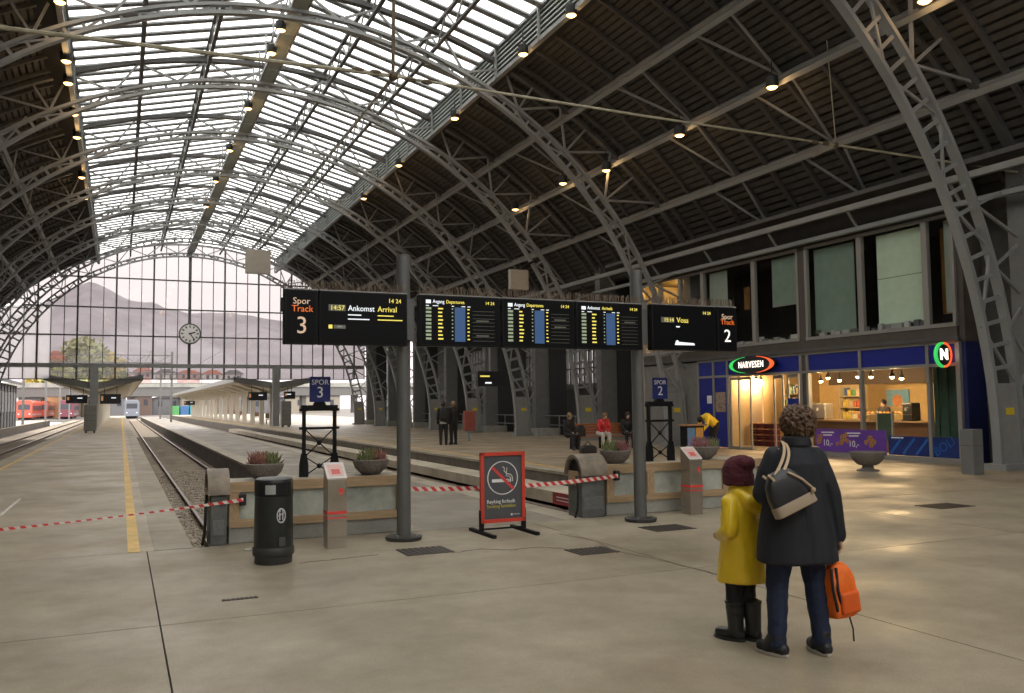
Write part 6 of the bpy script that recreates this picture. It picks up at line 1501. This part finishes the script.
def sit_pose(s, lean=0.):
    return dict(pel=(0, 0, .56), chest=(0, .03+lean, .88), neck=(0, .06+lean*1.4, 1.05), head=(0, .10+lean*1.6, 1.17), shL=(-.17, .04+lean, .99), elL=(-.22, .10+lean, .75), wrL=(-.12, .33, .60), shR=(.17, .04+lean, .99), elR=(.22, .10+lean, .75), wrR=(.12, .33, .60),
      hipL=(-.10, .03, .55), knL=(-.13, .45, .52), anL=(-.13, .42, .08), hipR=(.10, .03, .55), knR=(.13, .45, .52), anR=(.13, .46, .08), fL=-.2, fR=.2)
sitY = yb_-.06
person('person in a black jacket sitting at the left end of the orange bench', (atY(568, 440, sitY).x, sitY, 0), math.pi+.2, sit_pose(1), 1., m_bj, m_dt, m_hl, (m_shb, m_shb))
m_rj = M('red_jacket', (.55, .03, .035), .6, var=.1); m_wtr = M('white_trousers', (.55, .52, .48), .8, var=.1)
rp_ = sit_pose(1, .18); person('person in a red jacket and white trousers bending forward on the orange bench', (atY(601, 440, sitY).x, sitY, 0), math.pi-.1, rp_, 1., m_rj, m_wtr, m_rj if 0 else m_hl, (m_shb, m_shb))
person('person in dark clothes sitting at the right end of the orange bench', (atY(627, 440, sitY).x, sitY, 0), math.pi-.3, sit_pose(1, .05), 1., m_bj, m_dt, m_hd, (m_shb, m_shb))
q = atY(582, 447, sitY-.1); rk = thing('rucksack', 'black rucksack standing on the bench between the sitting people', 'rucksack', (q.x, sitY, .45)); t = rbox([(0, .17, .09), (.02, .19, .11), (.28, .18, .11), (.40, .11, .06), (.42, .05, .03)]); blob('rucksack_body', t, MATS['rucksack_black'], rk, Matrix.Translation((q.x, sitY, .45)), .015, 3); piece('rucksack_pocket', rk, m_strp, (q.x, sitY-.11, .5), (q.x, sitY-.11, .66), .2, .03)
q = gp(588, 453); rk = thing('travel_bag', 'dark travel bag on the floor by the red-jacketed person', 'bag', (q.x, q.y, 0)); t = rbox([(0, .28, .13), (.02, .30, .15), (.18, .29, .15), (.25, .22, .10), (.26, .15, .06)]); blob('bag_body', t, MATS['rucksack_black'], rk, Matrix.Translation((q.x, q.y, 0)), .018, 3); MB().tube([(q.x-.15, q.y, .24), (q.x, q.y, .38), (q.x+.15, q.y, .24)], .015, 6).build('bag_handle', m_strp, rk)
# ---------------------------------------------------------------- person in yellow bending at the magazine rack
q = gp(713, 449.5); P = stand_pose(1.0)
P.update(pel=(0, -.12, .88), chest=(0, .22, 1.10), neck=(0, .40, 1.10), head=(0, .50, 1.06), shL=(-.17, .33, 1.10), elL=(-.20, .40, .82), wrL=(-.12, .50, .66), shR=(.17, .33, 1.10), elR=(.20, .40, .82), wrR=(.12, .52, .68), hipL=(-.09, -.12, .86), knL=(-.10, .0, .48), anL=(-.1, -.06, .08), hipR=(.09, -.12, .86), knR=(.10, .02, .48), anR=(.1, -.02, .08))
person('person in a yellow jacket bending over beside the blue shop panel', (q.x, q.y, 0), math.pi*.5, P, 1., M('yellow_jacket', (.85, .58, .03), .6, var=.1), m_dt, m_hd, (m_shb, m_shb))
q = gp(694, 452); mr_ = thing('magazine_rack', 'low magazine rack with bright covers left of the yellow-jacketed person', 'rack', (q.x, q.y, 0)); 
bpiece('rack_body', mr_, m_iron, (q.x-.35, q.y-.1, 0), (q.x+.35, q.y+.25, .85)); piece('rack_shelf', mr_, M('rack_wood', (.30, .16, .07), .6), (q.x-.42, q.y+.05, .88), (q.x+.42, q.y+.05, .88), .5, .05)
for k in range(2):
    bpiece('magazine_cover', mr_, M('cover_%d' % k, [(.12, .25, .5), (.55, .32, .08)][k], .4, var=.6, scale=14), (q.x-.32+.33*k, q.y-.125, .12), (q.x-.03+.33*k, q.y-.10, .80))
# staff and customer inside the kiosk
q = atX(884, 410, 21.0); person('person in dark clothes standing inside the kiosk behind the right window', (22.9, atX(884, 405, 22.9).y, .012), math.pi/2, stand_pose(.98), .98, M('staff_black', (.03, .025, .03), .8), m_dt, m_hd, (m_shb, m_shb))
person('person in dark clothes inside the kiosk seen through the open door', (22.6, atX(765, 405, 22.6).y, .012), math.pi*.5, stand_pose(1.0), 1.0, MATS['staff_black'], m_dt, m_hd, (m_shb, m_shb))
# fire box and red bin on the far platform
q = gp(470, 441); rb_ = thing('red_post_box', 'small red box on a post right of the standing pair', 'box', (q.x, q.y, 0)); bpiece('post', rb_, m_steel, (q.x-.06, q.y, 0), (q.x+.06, q.y+.12, .5)); MB().box((q.x-.26, q.y-.05, .45), (q.x+.26, q.y+.2, 1.35)).build('box_body', M('faded_red', (.28, .07, .05), .6, var=.2), rb_, bevel=.03)
